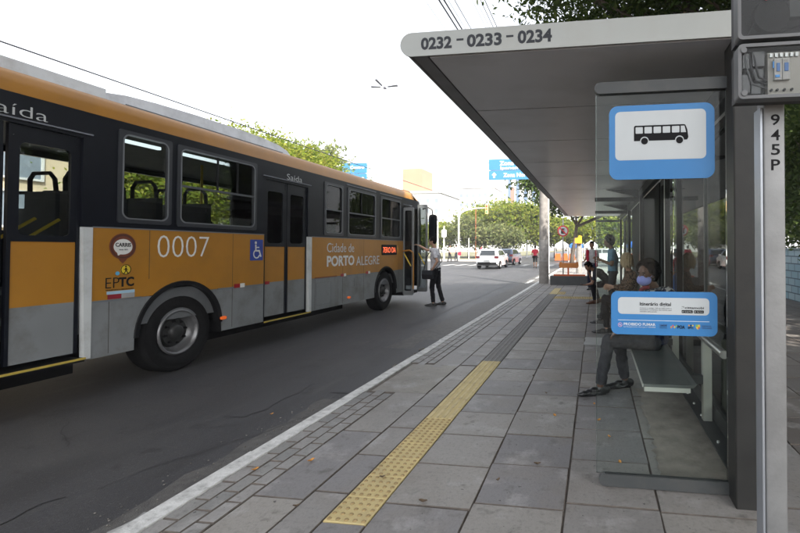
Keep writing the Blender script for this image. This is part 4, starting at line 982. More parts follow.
def person(label, J, skin, shirt, trousers, shoes, hair, hairc, sleeve='short', vox=.008, group=None, face=False, hands=None, w=1., legs='long', long_top=.0):
    base = V((J['anL'].x + J['anR'].x) / 2, (J['anL'].y + J['anR'].y) / 2, min(J['toL'].z, J['toR'].z))
    t = thing('person', label, 'person', base, group=group)
    P_, C_, N_, Hc = J['pel'], J['che'], J['nek'], J['hed']; sl = (J['shL'] - J['shR']).normalized(); hl = (J['hiL'] - J['hiR']).normalized(); F_ = J['fwd']
    wd = (J['shL'] - J['shR']).length / 2
    tor = lambda k: [(P_, .150 * w * k, .105 * w * k, hl, F_), (P_.lerp(C_, .5), .135 * w * k, .098 * w * k, (hl + sl).normalized(), F_), (C_, .150 * w * k, .110 * w * k, sl, F_), (C_.lerp(N_, .75), .125 * w * k, .08 * w * k, sl, F_)]
    bm = new_bm()
    chain(bm, tor(.93)); limb(bm, [N_ - (N_ - C_) * .1, N_, Hc - (Hc - N_) * .25], [.055, .052, .05])
    head_geo(bm, Hc, J['hd'], J.get('hu', (0, 0, 1)))
    for q in 'LR':
        sh, el, wr, hi, kn, an = (J[k + q] for k in ('sh', 'el', 'wr', 'hi', 'kn', 'an'))
        limb(bm, [C_.lerp(N_, .6), sh, el, wr], [.06, .050, .038, .026])
        limb(bm, [hi, kn, an], [.080, .052, .036])
        dd, nn = (hands or {}).get(q, (wr - el, F_)); cu = .55
        hand(bm, wr, dd, nn, 1., cu, 1 if q == 'L' else -1)
    remeshed('body', bm, skin, t, vox, 2)
    bm = new_bm(); chain(bm, tor(1.12 if not long_top else 1.2))
    bm2 = None
    for q in 'LR':
        sh, el, wr = J['sh' + q], J['el' + q], J['wr' + q]
        if sleeve == 'short':
            e = sh.lerp(el, .72); cone(bm, sh, e, .062, .060, 14); ball(bm, sh, .064, 12, 8)
        else:
            e = el.lerp(wr, .93); cone(bm, sh, el, .064, .055, 14); cone(bm, el, e, .055, .042, 14); ball(bm, sh, .066, 12, 8); ball(bm, el, .055, 12, 8)
        limb(bm, [C_.lerp(N_, .55), sh], [.075, .062])
    cone(bm, C_.lerp(N_, .7), N_ + (N_ - C_) * .02, .085, .062, 14)
    if long_top: chain(bm, [(P_, .165 * w, .125 * w, hl, F_), (P_ - (C_ - P_).normalized() * long_top, .17 * w, .13 * w, hl, F_)])
    remeshed('jacket' if sleeve == 'long' else 'shirt', bm, shirt, t, max(.009, vox), 3)
    bm = new_bm(); chain(bm, [(P_, .162 * w, .120 * w, hl, F_), (P_.lerp(C_, .18), .155 * w, .112 * w, hl, F_)]); chain(bm, [(J['hiL'], .09, .10, F_, hl), (J['hiR'], .09, .10, F_, hl)])
    for q in 'LR':
        hi, kn, an = J['hi' + q], J['kn' + q], J['an' + q]; end = kn.lerp(an, .97 if legs == 'long' else .05)
        cone(bm, hi, kn, .092 * w, .066, 16); ball(bm, hi, .094 * w, 12, 8); ball(bm, kn, .067, 12, 8); cone(bm, kn, end, .066, .056, 16)
    remeshed('trousers' if legs == 'long' else 'shorts', bm, trousers, t, max(.009, vox), 3)
    for q in 'LR':
        bm = new_bm(); shoe(bm, J['an' + q], J['to' + q]); remeshed('shoe', bm, shoes, t, .007, 2)
    s, f, u, M = orient(J['hd'], J.get('hu', (0, 0, 1))); bm = new_bm()
    e = lambda dx, dy, dz, r: ball(bm, Hc + s * dx + f * dy + u * dz, r, 14, 10, M)
    if hair == 'short':
        e(0, -.022, .045, (.083, .094, .085)); e(0, -.055, .0, (.074, .062, .075)); e(0, .045, .088, (.060, .045, .030))
        for k in (-1, 1): e(k * .070, .01, .035, (.016, .05, .042))
        r2 = random.Random(8)
        for k in range(50):
            a = r2.uniform(0, 6.28); b = r2.uniform(.5, 1.5); e(math.cos(b) * math.cos(a) * .082, -.02 + math.cos(b) * math.sin(a) * .094, .045 + math.sin(b) * .085, (.014, .014, .012))
    elif hair == 'curly':
        r2 = random.Random(3)
        e(0, -.03, .05, (.100, .095, .095)); e(0, -.06, -.01, (.095, .075, .09))
        for k in range(150):
            a = r2.uniform(0, 6.28); b = r2.uniform(-.45, 1.55); y = math.cos(b) * math.sin(a)
            if y > .45 and b < .75: continue
            e(math.cos(b) * math.cos(a) * .112, -.028 + y * .105, .035 + math.sin(b) * .105, (.024, .024, .024))
    elif hair == 'bob':
        e(0, -.020, .040, (.096, .104, .092)); e(0, -.045, -.02, (.096, .080, .085)); e(0, -.05, -.07, (.090, .065, .06))
        for k in (-1, 1): e(k * .080, .005, -.03, (.022, .055, .085))
        r2 = random.Random(5)
        for k in range(46):
            a = r2.uniform(1.9, 7.5); e(math.cos(a) * .094, -.03 + math.sin(a) * .09, r2.uniform(-.11, .05), (.012, .012, .05))
    elif hair == 'cap':
        e(0, -.015, .045, (.084, .100, .080)); e(0, .10, .055, (.060, .055, .010))
    remeshed('hair' if hair != 'cap' else 'cap', bm, hairc, t, .008, 2)
    if face: eyes(Hc, J['hd'], J.get('hu', (0, 0, 1)), t)
    return t

# --- the man boarding the bus
G = RZ
J = dict(pel=V(-4.40, 12.10, .86), che=V(-4.42, 12.10, 1.24), nek=V(-4.43, 12.10, 1.46), hed=V(-4.49, 12.08, 1.645), hd=V(-1, -.06, .02), fwd=V(-1, 0, 0),
         shL=V(-4.41, 11.92, 1.40), shR=V(-4.45, 12.28, 1.40), elL=V(-4.27, 11.86, 1.10), wrL=V(-4.41, 11.84, .87), elR=V(-4.72, 12.30, 1.40), wrR=V(-4.955, 12.30, 1.53),
         hiL=V(-4.40, 12.01, .84), hiR=V(-4.40, 12.19, .84), knL=V(-4.47, 11.99, .38), knR=V(-4.36, 12.22, .38), anL=V(-4.42, 11.98, G + .09), anR=V(-4.25, 12.26, G + .09), toL=V(-4.62, 11.96, G + .005), toR=V(-4.44, 12.27, G + .005))
person('man in a grey T-shirt and black trousers reaching for the open bus door', J, skin_l, f_grey, f_blk, shoe_k, 'short', hair_k, face=True, w=1.16, hands={'L': (V(-.55, 0, -.8), V(-1, .3, .2)), 'R': (V(-.9, 0, .3), V(0, -.2, -1))})
bm = new_bm(); prism(bm, rrect(-4.66, -4.35, .62, .86, .05, 5), -.05, .04, '-y', org=(0, 11.765, 0)); bg = thing('shoulder_bag', 'black shoulder bag hanging at the hip of the man in the grey T-shirt', 'bag', (-4.5, 11.77, .62))
obj('bag_body', bm, f_blk, bg, bevel=.02, smooth=True)
bm = new_bm(); tube(bm, [(-4.62, 11.77, .84), (-4.60, 11.88, 1.18), (-4.47, 12.02, 1.475), (-4.36, 12.20, 1.42), (-4.25, 12.18, 1.1), (-4.33, 11.96, .92), (-4.37, 11.79, .84)], .012, 6); obj('bag_strap', bm, f_blk, bg, smooth=True)
bm = new_bm(); prism(bm, rrect(-4.655, -4.355, .745, .855, .03, 4), 0, .008, '-y', org=(0, 11.723, 0)); obj('bag_flap', bm, f_dark, bg)

# --- the woman with the lilac mask on the near bench
J = dict(pel=V(.60, 4.86, .555), che=V(.615, 4.80, .86), nek=V(.585, 4.775, 1.075), hed=V(.505, 4.72, 1.215), hd=V(-.72, -.70, -.04), fwd=V(-.93, -.3, 0),
         shL=V(.70, 4.61, 1.03), shR=V(.53, 4.98, 1.03), elL=V(.60, 4.50, .75), wrL=V(.27, 4.60, .655), elR=V(.48, 5.08, .74), wrR=V(.30, 4.88, .665),
         hiL=V(.58, 4.755, .54), hiR=V(.56, 4.95, .54), knL=V(.12, 4.645, .545), knR=V(.23, 4.86, .535), anL=V(.04, 4.66, .095), anR=V(.30, 4.94, .095), toL=V(-.145, 4.585, .005), toR=V(.10, 4.85, .005))
wm = person('seated woman with dark curly hair, lilac face mask and grey trousers, on the near bench', J, skin_d, f_navy, f_trs, shoe_k, 'curly', hair_k, 'long', .007, face=True, w=1.1, hands={'L': (V(-.95, .05, -.30), V(-.2, 0, -1)), 'R': (V(-.85, -.35, -.3), V(-.2, 0, -1))}, long_top=.02)
s, f, u, M = orient(J['hd'], (0, 0, 1)); Hc = J['hed']
bm = new_bm(); ball(bm, Hc + f * .040 - u * .055, (.072, .078, .058), 18, 12, M); ball(bm, Hc + f * .085 - u * .032, (.030, .030, .026), 12, 8, M)
remeshed('face_mask', bm, f_mask, wm, .006, 3)
for k in (-1, 1):
    bm = new_bm(); tube(bm, [Hc + s * k * .062 + f * .05 - u * .035, Hc + s * k * .078 + f * .015 - u * .015, Hc + s * k * .082 - f * .015 + u * .0], .0022, 5); obj('mask_loop', bm, f_mask, wm)
bm = new_bm(); chain(bm, [(V(.62, 4.785, .92), .20, .13, V(.4, -.9, 0), J['fwd']), (V(.60, 4.78, 1.05), .175, .105, V(.4, -.9, 0), J['fwd'])]); ball(bm, J['shL'], .074); ball(bm, J['shR'], .074)
cone(bm, J['shL'], J['shL'].lerp(J['elL'], .5), .074, .070, 14); remeshed('printed_shawl', bm, f_pat, wm, .009, 3)
bm = new_bm(); tube(bm, [V(.53, 4.68, 1.09), V(.48, 4.70, 1.08), V(.455, 4.76, 1.05), V(.45, 4.83, .98)], [.018, .024, .022, .012], 8); obj('red_collar', bm, fabric('fabric_maroon', (.18, .03, .035)), wm, smooth=True)
# --- blonde person further along
J = dict(pel=V(.60, 7.86, .56), che=V(.58, 7.83, .90), nek=V(.55, 7.82, 1.09), hed=V(.50, 7.80, 1.27), hd=V(-.75, .66, -.05), fwd=V(-1, 0, 0),
         shL=V(.60, 7.65, 1.03), shR=V(.56, 8.01, 1.03), elL=V(.50, 7.58, .80), wrL=V(.28, 7.66, .83), elR=V(.46, 8.05, .80), wrR=V(.26, 7.90, .80),
         hiL=V(.57, 7.77, .54), hiR=V(.57, 7.96, .54), knL=V(.15, 7.84, .62), knR=V(.17, 7.98, .52), anL=V(.12, 7.98, .24), anR=V(.18, 7.99, .09), toL=V(-.06, 7.98, .165), toR=V(-.03, 7.98, .005))
person('seated person with blonde bobbed hair and brown spotted jacket behind the masked woman', J, skin_l, f_leo, f_blk, shoe_k, 'bob', hair_b, 'long', .009)
# --- standing person in the light blue top
J = dict(pel=V(.36, 10.0, .93), che=V(.36, 10.0, 1.25), nek=V(.33, 10.0, 1.45), hed=V(.27, 10.0, 1.60), hd=V(-1, .1, -.25), fwd=V(-1, 0, 0),
         shL=V(.37, 9.82, 1.38), shR=V(.35, 10.18, 1.38), elL=V(.33, 9.78, 1.12), wrL=V(.12, 9.86, 1.20), elR=V(.30, 10.2, 1.12), wrR=V(.08, 10.10, 1.22),
         hiL=V(.36, 9.91, .91), hiR=V(.36, 10.09, .91), knL=V(.33, 9.9, .50), knR=V(.33, 10.1, .50), anL=V(.36, 9.9, .09), anR=V(.30, 10.1, .09), toL=V(.17, 9.88, .005), toR=V(.11, 10.08, .005))
person('standing person with dark hair and light blue top seen through the glass', J, skin_t, f_lblue, f_dark, shoe_k, 'curly', hair_k, vox=.010)
# --- man leaning forward over his phone
J = dict(pel=V(.37, 12.25, .55), che=V(.09, 12.22, .80), nek=V(-.07, 12.19, .885), hed=V(-.205, 12.15, .975), hd=V(-.72, -.45, -.42), hu=V(-.3, -.1, .9), fwd=V(-.6, 0, -.7),
         shL=V(.0, 12.02, .83), shR=V(.03, 12.40, .83), elL=V(-.10, 11.99, .54), wrL=V(-.25, 12.03, .50), elR=V(-.09, 12.40, .55), wrR=V(-.19, 12.26, .80),
         hiL=V(.34, 12.15, .54), hiR=V(.34, 12.36, .54), knL=V(-.08, 12.06, .46), knR=V(-.06, 12.44, .46), anL=V(-.02, 12.08, .09), anR=V(.06, 12.40, .09), toL=V(-.22, 12.0, .005), toR=V(-.15, 12.34, .005))
person('dark haired man leaning forward on the far bench, hand at chin, holding a phone', J, skin_t, f_dark, f_blk, shoe_b, 'short', hair_k, face=True, vox=.009, hands={'L': (V(-.9, 0, -.1), V(0, 0, 1)), 'R': (V(-.2, -.2, .6), V(-.6, -.3, .3))})
bm = new_bm(); prism(bm, rrect(-.41, -.335, 11.965, 12.105, .012, 3), .500, .509, 'z'); tag(centre_origin(obj('phone', bm, black, bevel=.002)), 'black mobile phone held low by the leaning man on the far bench', 'phone')

def stand(label, x, y, z, ang, H, skin, shirt, trousers, shoes, hair, hairc, stride=.0, group=None, sleeve='short', legs='long', vox=.011, arms=0.):
    """upright figure by proportion; ang = heading in degrees, 0 looks to -Y"""
    k = H / 1.76; f = V(math.sin(R(ang)), -math.cos(R(ang)), 0); s = V(-f.y, f.x, 0); s = V(0, 0, 1).cross(f)
    p = lambda a, b, c: V(x, y, z) + (s * a + f * b) * k + V(0, 0, c * k)
    d = stride
    J = dict(pel=p(0, 0, .95), che=p(0, .01, 1.27), nek=p(0, 0, 1.48), hed=p(0, .03, 1.635), hd=f, fwd=f, shL=p(.18, 0, 1.41), shR=p(-.18, 0, 1.41), elL=p(.24, -.03 - d * .4, 1.12), wrL=p(.22, .10 - d * .4 + arms, .90 + arms), elR=p(-.24, -.03 + d * .4, 1.12), wrR=p(-.22, .10 + d * .4 + arms, .90 + arms),
             hiL=p(.09, 0, .92), hiR=p(-.09, 0, .92), knL=p(.10, .03 + d * .6, .50), knR=p(-.10, .03 - d * .3, .50), anL=p(.10, d, .09), anR=p(-.10, -d, .09), toL=p(.12, d + .19, .005), toR=p(-.12, -d + .19, .005))
    return person(label, J, skin, shirt, trousers, shoes, hair, hairc, sleeve, vox, group, legs=legs)
pw = stand('standing man in a white shirt with an open red jacket beyond the far bench', -.14, 16.0, 0, -15, 1.68, skin_t, f_white, f_navy, shoe_k, 'short', hair_k, arms=.15)
bm = new_bm()
for sx in (-1, 1):
    chain(bm, [(V(-.14 + sx * .15, 15.99, 1.34), .06, .12, V(1, 0, 0), V(0, -1, 0)), (V(-.14 + sx * .14, 15.99, 1.05), .05, .13, V(1, 0, 0), V(0, -1, 0)), (V(-.14 + sx * .15, 15.99, .84), .055, .13, V(1, 0, 0), V(0, -1, 0))])
remeshed('open_jacket', bm, f_red, pw, .011, 2)
stand('person in a red top and black shorts walking on the road beyond the concrete pole', -4.62, 34.5, G, 180, 1.72, skin_t, f_red, f_blk, shoe_k, 'short', hair_k, stride=.12, legs='short')
stand('short person in a red top and blue trousers behind the shelter glass', 2.30, 13.4, 0, -120, 1.42, skin_t, f_red, f_blue, shoe_k, 'short', hair_k, stride=.05)
stand('person in pale blue check shirt and bright blue trousers behind the shelter', 1.66, 11.9, 0, 150, 1.50, skin_t, f_plaid, f_blue, shoe_k, 'short', hair_k)
stand('distant pedestrian in a white top and dark trousers at the far crossing', -14.9, 45.0, 0, 90, 1.70, skin_t, f_white, f_blk, shoe_k, 'short', hair_k, stride=.15, vox=.018)
stand('distant pedestrian in a pale blue top standing beside a red bag', -14.25, 45.2, 0, -90, 1.72, skin_l, f_plaid, f_dark, shoe_k, 'short', hair_k, stride=.1, vox=.018)
stand('distant pedestrian in a red top at the edge of the park', -13.2, 51.5, 0, 90, 1.68, skin_t, f_red, f_dark, shoe_k, 'short', hair_k, stride=.15, vox=.018)
bm = new_bm(); prism(bm, rrect(-14.02, -13.72, .62, 1.0, .08), -.09, .09, '-y', org=(0, 45.1, 0)); rb = thing('red_bag', 'small red bag hanging beside the pale blue pedestrian at the far crossing', 'bag', (-13.9, 45.1, .62)); obj('bag_body', bm, f_red, rb, bevel=.03); bm = new_bm(); tube(bm, [(-13.97, 45.1, .98), (-13.99, 45.12, 1.2), (-13.9, 45.15, 1.30), (-13.77, 45.1, .98)], .014, 6); obj('bag_strap', bm, f_red, rb)

# ================================================================== TREES AND PLANTS
lf_dark = leaf_mat('leaf_dark', (.026, .046, .015), (.046, .075, .023), (.085, .12, .035), .34)
lf_mid = leaf_mat('leaf_mid', (.030, .055, .014), (.055, .090, .022), (.095, .125, .030), .38)
lf_lite = leaf_mat('leaf_light', (.07, .115, .014), (.15, .19, .026), (.24, .25, .045), .5)
lf_olive = leaf_mat('leaf_olive', (.08, .105, .04), (.13, .155, .06), (.19, .20, .085), .45)
def leaf_cloud(name, blobs, n, size, m, parent, clump=.55, shell=.55, per=26):
    """leaf-sized folded faces gathered in clumps through the volume of several ellipsoids"""
    vol = np.array([b[1][0] * b[1][1] * b[1][2] for b in blobs]); pr_ = vol / vol.sum()
    nc = max(8, n // per)
    bi = NP.choice(len(blobs), nc, p=pr_)
    C_ = np.array([b[0] for b in blobs])[bi]; R_ = np.array([b[1] for b in blobs])[bi]
    d = NP.normal(size=(nc, 3)); d /= np.linalg.norm(d, axis=1)[:, None]
    rad = shell + (1 - shell) * NP.random(nc) ** .6
    cc = C_ + d * R_ * rad[:, None]
    k = NP.integers(0, nc, n); sc = clump * (.5 + NP.random(nc))[k][:, None]
    p = cc[k] + NP.normal(size=(n, 3)) * sc * np.array([1, 1, .6])
    nr = NP.normal(size=(n, 3)) + np.array([0, 0, .7]); nr /= np.linalg.norm(nr, axis=1)[:, None]
    t = np.cross(nr, NP.normal(size=(n, 3))); t /= np.linalg.norm(t, axis=1)[:, None]; b = np.cross(nr, t)
    s = size * (.6 + .8 * NP.random(n))[:, None]
    v = np.stack([p - t * s, p + b * s * .45 + nr * s * .12, p + t * s, p - b * s * .45 + nr * s * .12], 1).reshape(-1, 3)
    me = bpy.data.meshes.new(name); nv = len(v)
    me.vertices.add(nv); me.vertices.foreach_set('co', (v - np.array(parent.location)).ravel() if parent is not None else v.ravel())
    me.loops.add(nv); me.loops.foreach_set('vertex_index', np.arange(nv, dtype=np.int32))
    me.polygons.add(n); me.polygons.foreach_set('loop_start', np.arange(0, nv, 4, dtype=np.int32)); me.polygons.foreach_set('loop_total', np.full(n, 4, dtype=np.int32))
    me.update(); me.validate()
    me.materials.append(m)
    o = bpy.data.objects.new(name, me); COL.objects.link(o); o.parent = parent
    return o
def tree(label, x, y, h0, blobs, n, size, m, tr=.2, z0=0., group='trees along the street and in the park', bk=bark, clump=.55, shell=.5, lean=(0, 0)):
    t = thing('tree', label, 'tree', (x, y, z0), group=group)
    top = V(x + lean[0], y + lean[1], z0 + h0); bm = new_bm()
    tube(bm, [V(x, y, z0 - .1), V(x + lean[0] * .1, y + lean[1] * .1, z0 + h0 * .25), V(x + lean[0] * .5 + .05, y + lean[1] * .5, z0 + h0 * .65), top], [tr * 1.35, tr, tr * .85, tr * .72], 12)
    for i, (c, r) in enumerate(blobs):
        c = V(*c); mid = top.lerp(c, .5) + V(0, 0, -.12 * (c - top).length)
        tube(bm, [top - V(0, 0, .3), mid, c, c + (c - top) * .25 + V(0, 0, r[2] * .3)], [tr * .6, tr * .4, tr * .22, tr * .06], 8)
        for q in range(3):
            a = rng.uniform(0, 6.28); e = c + V(math.cos(a) * r[0] * .7, math.sin(a) * r[1] * .7, r[2] * rng.uniform(-.2, .5))
            tube(bm, [mid, mid.lerp(e, .5) + V(0, 0, .1), e], [tr * .3, tr * .18, tr * .04], 6)
    obj('trunk', bm, bk, t, smooth='all')
    leaf_cloud('crown', blobs, n, size, m, t, clump, shell)
    return t
# the street trees that shade the stop: one behind the shelter, others out of view beside and behind the camera, crowns thickened and carried over the road to deepen the shade
tree('large dark street tree rising behind the shelter roof', 5.1, 10.9, 5.0, [((.9, 10.8, 8.5), (2.7, 2.2, 2.2)), ((3.4, 11.4, 8.2), (3.0, 2.6, 2.3)), ((5.6, 12.0, 8.6), (3.0, 3.0, 2.6)), ((2.2, 9.9, 7.6), (2.8, 1.5, 1.5)), ((-.2, 10.2, 7.2), (1.5, 1.3, 1.2)), ((-.6, 10.6, 7.9), (1.3, 1.3, 1.4)), ((4.6, 10.0, 7.4), (2.4, 1.6, 1.7)), ((6.4, 10.5, 6.4), (1.8, 2.6, 2.0))], 60000, .075, lf_dark, .22, clump=.34)
tree('large street tree spreading over the pavement right of the shelter', 4.7, 2.2, 6.6, [((1.5, 1.0, 10.0), (3.6, 3.8, 1.7)), ((4.5, 2.6, 10.2), (3.6, 3.8, 2.0)), ((-.6, 3.6, 10.6), (2.8, 3.0, 1.5)), ((3.0, 5.6, 10.6), (3.4, 2.8, 1.7)), ((-1.0, .2, 10.2), (2.6, 2.8, 1.5)), ((-3.4, 2.6, 11.0), (2.4, 3.4, 1.3))], 44000, .18, lf_dark, .26, shell=.2)
tree('large street tree spreading over the pavement behind the camera', 4.6, -5.0, 6.4, [((2.0, -4.5, 9.8), (3.6, 3.4, 1.8)), ((5.2, -4.0, 10.0), (3.4, 3.6, 2.0)), ((-.8, -2.6, 10.2), (3.0, 2.8, 1.5)), ((6.6, -.8, 9.6), (2.6, 3.0, 2.0))], 36000, .18, lf_dark, .26, shell=.2)
tree('dark bushy tree behind the blue brick wall', 8.4, 17.4, 2.2, [((7.7, 17.2, 2.9), (1.9, 2.4, 1.6)), ((7.9, 17.4, 5.6), (2.2, 2.4, 2.2)), ((9.5, 18.5, 4.5), (2.5, 2.5, 2.5)), ((7.4, 14.2, 6.6), (1.7, 2.0, 1.6))], 20000, .12, lf_dark, .16, clump=.45, shell=.3)
tree('slim dark tree at the corner beyond the no parking sign', -1.75, 33.0, 3.3, [((-3.0, 33.2, 6.3), (2.6, 2.4, 1.9)), ((.3, 33.5, 6.6), (3.4, 2.6, 2.1)), ((3.6, 34, 6.4), (3.2, 2.6, 2.2)), ((-1.6, 32.6, 5.0), (2.6, 2.0, 1.1)), ((2.2, 32.8, 5.0), (2.6, 2.2, 1.2))], 22000, .17, lf_dark, .15, clump=.45, lean=(.4, .2))
tree('broad umbrella shaped tree in the sunny park beyond the white car', -12.6, 62, 3.8, [((-12.6, 62, 6.1), (4.6, 4, 1.5)), ((-16.2, 62, 5.2), (2.6, 3, 1.5)), ((-8.9, 62, 5.5), (3.0, 3, 1.5)), ((-13.5, 60.5, 4.0), (3.4, 2, 1.2)), ((-9.6, 60.5, 3.6), (2.6, 2, 1.2))], 15000, .25, lf_lite, .32, .03, clump=.6)
tree('olive grey tree in the park between the traffic light and the lamp', -16.6, 58, 2.2, [((-16.6, 58, 3.6), (2.1, 2, 1.8)), ((-15.2, 57.6, 3.0), (1.6, 1.6, 1.4))], 5000, .22, lf_olive, .14, .03)
tree('small pale tree in front of the umbrella shaped tree', -12.2, 56.5, 1.8, [((-12.2, 56.5, 2.9), (1.9, 1.6, 1.3)), ((-10.7, 56.2, 2.6), (1.4, 1.4, 1.1))], 4500, .2, lf_olive, .1, .03)
tree('round light green tree left of the far pedestrians', -21.5, 60, 2.0, [((-21.5, 60, 3.1), (2.4, 2.2, 1.7)), ((-24, 61, 2.8), (2.2, 2, 1.5))], 5000, .24, lf_lite, .15, .03)
tree('light green tree at the far left end of the park', -29, 66, 2.2, [((-29, 66, 3.4), (3, 2.6, 2.0)), ((-33, 67, 3.3), (3, 2.6, 2.0))], 5000, .28, lf_lite, .16, .03)
tree('bright green tree right of the far street lamp', -5.9, 66, 2.4, [((-5.9, 66, 4.0), (2.6, 2.4, 2.0)), ((-3.2, 67, 3.4), (2.2, 2.4, 1.8)), ((-8, 66.5, 3.2), (2, 2, 1.5))], 7000, .25, lf_lite, .18, .03)
tree('yellow green tree beyond the orange barriers', .6, 60, 2.4, [((-.6, 60, 3.6), (2.6, 2.4, 2.0)), ((2.6, 60, 4.0), (2.8, 2.4, 2.2)), ((1.2, 59, 2.4), (2.2, 1.8, 1.2))], 7500, .23, lf_lite, .16, .03)
tree('bright green tree seen through the back glass above the parked cars', 9.0, 58, 3.0, [((9.0, 58, 5.6), (3.6, 3, 2.4)), ((5.8, 59, 4.4), (2.8, 2.6, 2.0)), ((12.6, 58, 5.2), (3.2, 3, 2.4)), ((9.5, 56.6, 3.4), (3.2, 1.8, 1.3))], 10000, .25, lf_lite, .22, .03)
tree('tall mid green tree furthest right behind the shelter glass', 15.5, 54, 3.4, [((15.5, 54, 6.8), (3.8, 3, 2.8)), ((18.5, 55, 5.2), (3.4, 3, 2.6)), ((14.2, 53, 4.2), (2.6, 2, 1.6))], 9000, .25, lf_mid, .24, .03)
tree('yellow green tree rising over the middle of the bus roof', -15.6, 17.8, 3.2, [((-15.3, 17.0, 4.9), (1.9, 1.7, 1.5)), ((-15.8, 19.6, 5.25), (2.0, 2.2, 1.6)), ((-15.2, 18.2, 3.4), (1.8, 2.2, 1.2))], 42000, .085, lf_lite, .16, clump=.4)
tree('yellow green tree over the front half of the bus roof', -15.9, 24.2, 3.2, [((-15.6, 22.0, 5.2), (2.1, 2.0, 1.6)), ((-16.0, 24.2, 4.6), (2.1, 1.8, 1.3)), ((-15.6, 23.4, 3.6), (2.1, 2.4, 1.3))], 38000, .09, lf_lite, .16, clump=.4)
tree('olive tree showing above the yellow green trees behind the bus', -23.5, 36.5, 5.0, [((-23.5, 36.5, 8.6), (1.9, 1.9, 1.6)), ((-23.0, 37, 6.8), (2.6, 2.4, 1.6))], 5000, .19, lf_olive, .17)
tree('light green tree across the street behind the bus windows', -15.4, 13.6, 2.0, [((-15.4, 13.3, 3.3), (1.3, 1.0, 1.2)), ((-15.5, 15.0, 3.1), (1.3, 1.0, 1.0))], 14000, .085, lf_lite, .12, clump=.35)
tree('tall dark tree behind the wall, nearest to the shelter', 10.5, 5.5, 4.0, [((10.2, 5.5, 6.5), (2.8, 3.4, 3.2)), ((11.5, 3.0, 7.0), (2.8, 3.0, 3.0)), ((10.5, 6.0, 3.2), (2.2, 3.2, 1.8))], 11000, .20, lf_dark, .22)
tree('tall dark tree behind the far half of the blue wall', 11.0, 20.5, 4.0, [((11.0, 20.5, 6.6), (3.0, 3.6, 3.2)), ((10.6, 17.5, 6.0), (2.8, 2.8, 2.8)), ((11.0, 20.0, 3.2), (2.4, 3.4, 1.8))], 11000, .20, lf_dark, .22)
tree('mid green tree beyond the far end of the blue wall', 12.0, 28.5, 4.0, [((12.0, 28.5, 6.4), (3.2, 3.4, 2.8)), ((11.8, 26, 4.0), (2.6, 2.6, 2.0))], 9000, .20, lf_mid, .22)
def shrub(label, x, y, z, r, n, size, m):
    t = thing('shrub', label, 'shrub', (x, y, z), group='shrubs beside the walls'); bm = new_bm()
    for k in range(7):
        a = 6.28 * k / 7; tube(bm, [V(x, y, z), V(x + math.cos(a) * r * .3, y + math.sin(a) * r * .3, z + r * .6), V(x + math.cos(a) * r * .6, y + math.sin(a) * r * .6, z + r)], [.03, .02, .006], 6)
    obj('stem', bm, bark, t); leaf_cloud('foliage', [((x, y, z + r * .75), (r, r, r * .7))], n, size, m, t, .15, .3)
shrub('low dark shrub at the foot of the blue brick wall', 4.55, 17.4, 0, .62, 1600, .07, lf_dark)
shrub('dark shrub at the near end of the blue brick wall', 6.3, 11.5, .05, 1.2, 3500, .09, lf_dark)
# leaves and twigs lying on the shelter roof
bm = new_bm()
for i in range(70):
    x, y = rng.uniform(-.9, 1.3), RY0 + rng.uniform(.01, .5); s = rng.uniform(.01, .03); a = rng.uniform(0, 6.28); z = RZ1 + .004 + rng.uniform(0, .015)
    bm.faces.new([bm.verts.new((x + s * math.cos(a + q) * (1 if i2 % 2 == 0 else .45), y + s * math.sin(a + q) * (1 if i2 % 2 == 0 else .45), z + rng.uniform(0, .012))) for i2, q in enumerate((0, 1.57, 3.14, 4.71))])
o = obj('leaf_litter', bm, leaf_b); o['kind'] = 'stuff'; o['label'] = 'dry leaf litter lying along the front of the shelter roof'; o['category'] = 'leaf litter'

# ================================================================== WALL, POLES, STREET FURNITURE
wm_ = mat('blue_painted_brick', (.27, .40, .47), .8, bump=.3, bscale=60)
t = wm_.node_tree; L = t.links.new; br_ = t.nodes.new('ShaderNodeTexBrick'); tc = t.nodes.new('ShaderNodeTexCoord'); mp = t.nodes.new('ShaderNodeMapping'); mp.inputs['Rotation'].default_value = (0, 0, 0)
sx = t.nodes.new('ShaderNodeSeparateXYZ'); cx = t.nodes.new('ShaderNodeCombineXYZ'); L(tc.outputs['Object'], sx.inputs[0]); L(sx.outputs['Y'], cx.inputs['X']); L(sx.outputs['Z'], cx.inputs['Y'])
L(cx.outputs[0], br_.inputs['Vector']); br_.inputs['Scale'].default_value = 1; br_.inputs['Brick Width'].default_value = .42; br_.inputs['Row Height'].default_value = .205; br_.inputs['Mortar Size'].default_value = .016
br_.inputs['Color1'].default_value = (.24, .37, .44, 1); br_.inputs['Color2'].default_value = (.34, .45, .50, 1); br_.inputs['Mortar'].default_value = (.09, .13, .16, 1)
L(br_.outputs['Color'], t.nodes['Principled BSDF'].inputs['Base Color'])
wl_ = thing('brick_wall', 'low light blue painted brick wall along the right edge of the pavement', 'wall', (5.6, 15, 0))
bm = new_bm(); box(bm, 5.45, 5.74, 5.0, 24.8, -.1, 1.40); obj('wall', bm, wm_, wl_, bevel=.012)
bm = new_bm(); box(bm, 5.42, 5.77, 4.97, 24.83, 1.402, 1.45); obj('coping', bm, mat('coping_grey_blue', (.22, .29, .32), .85, dirt=(.12, .13, .13)), wl_, bevel=.01)

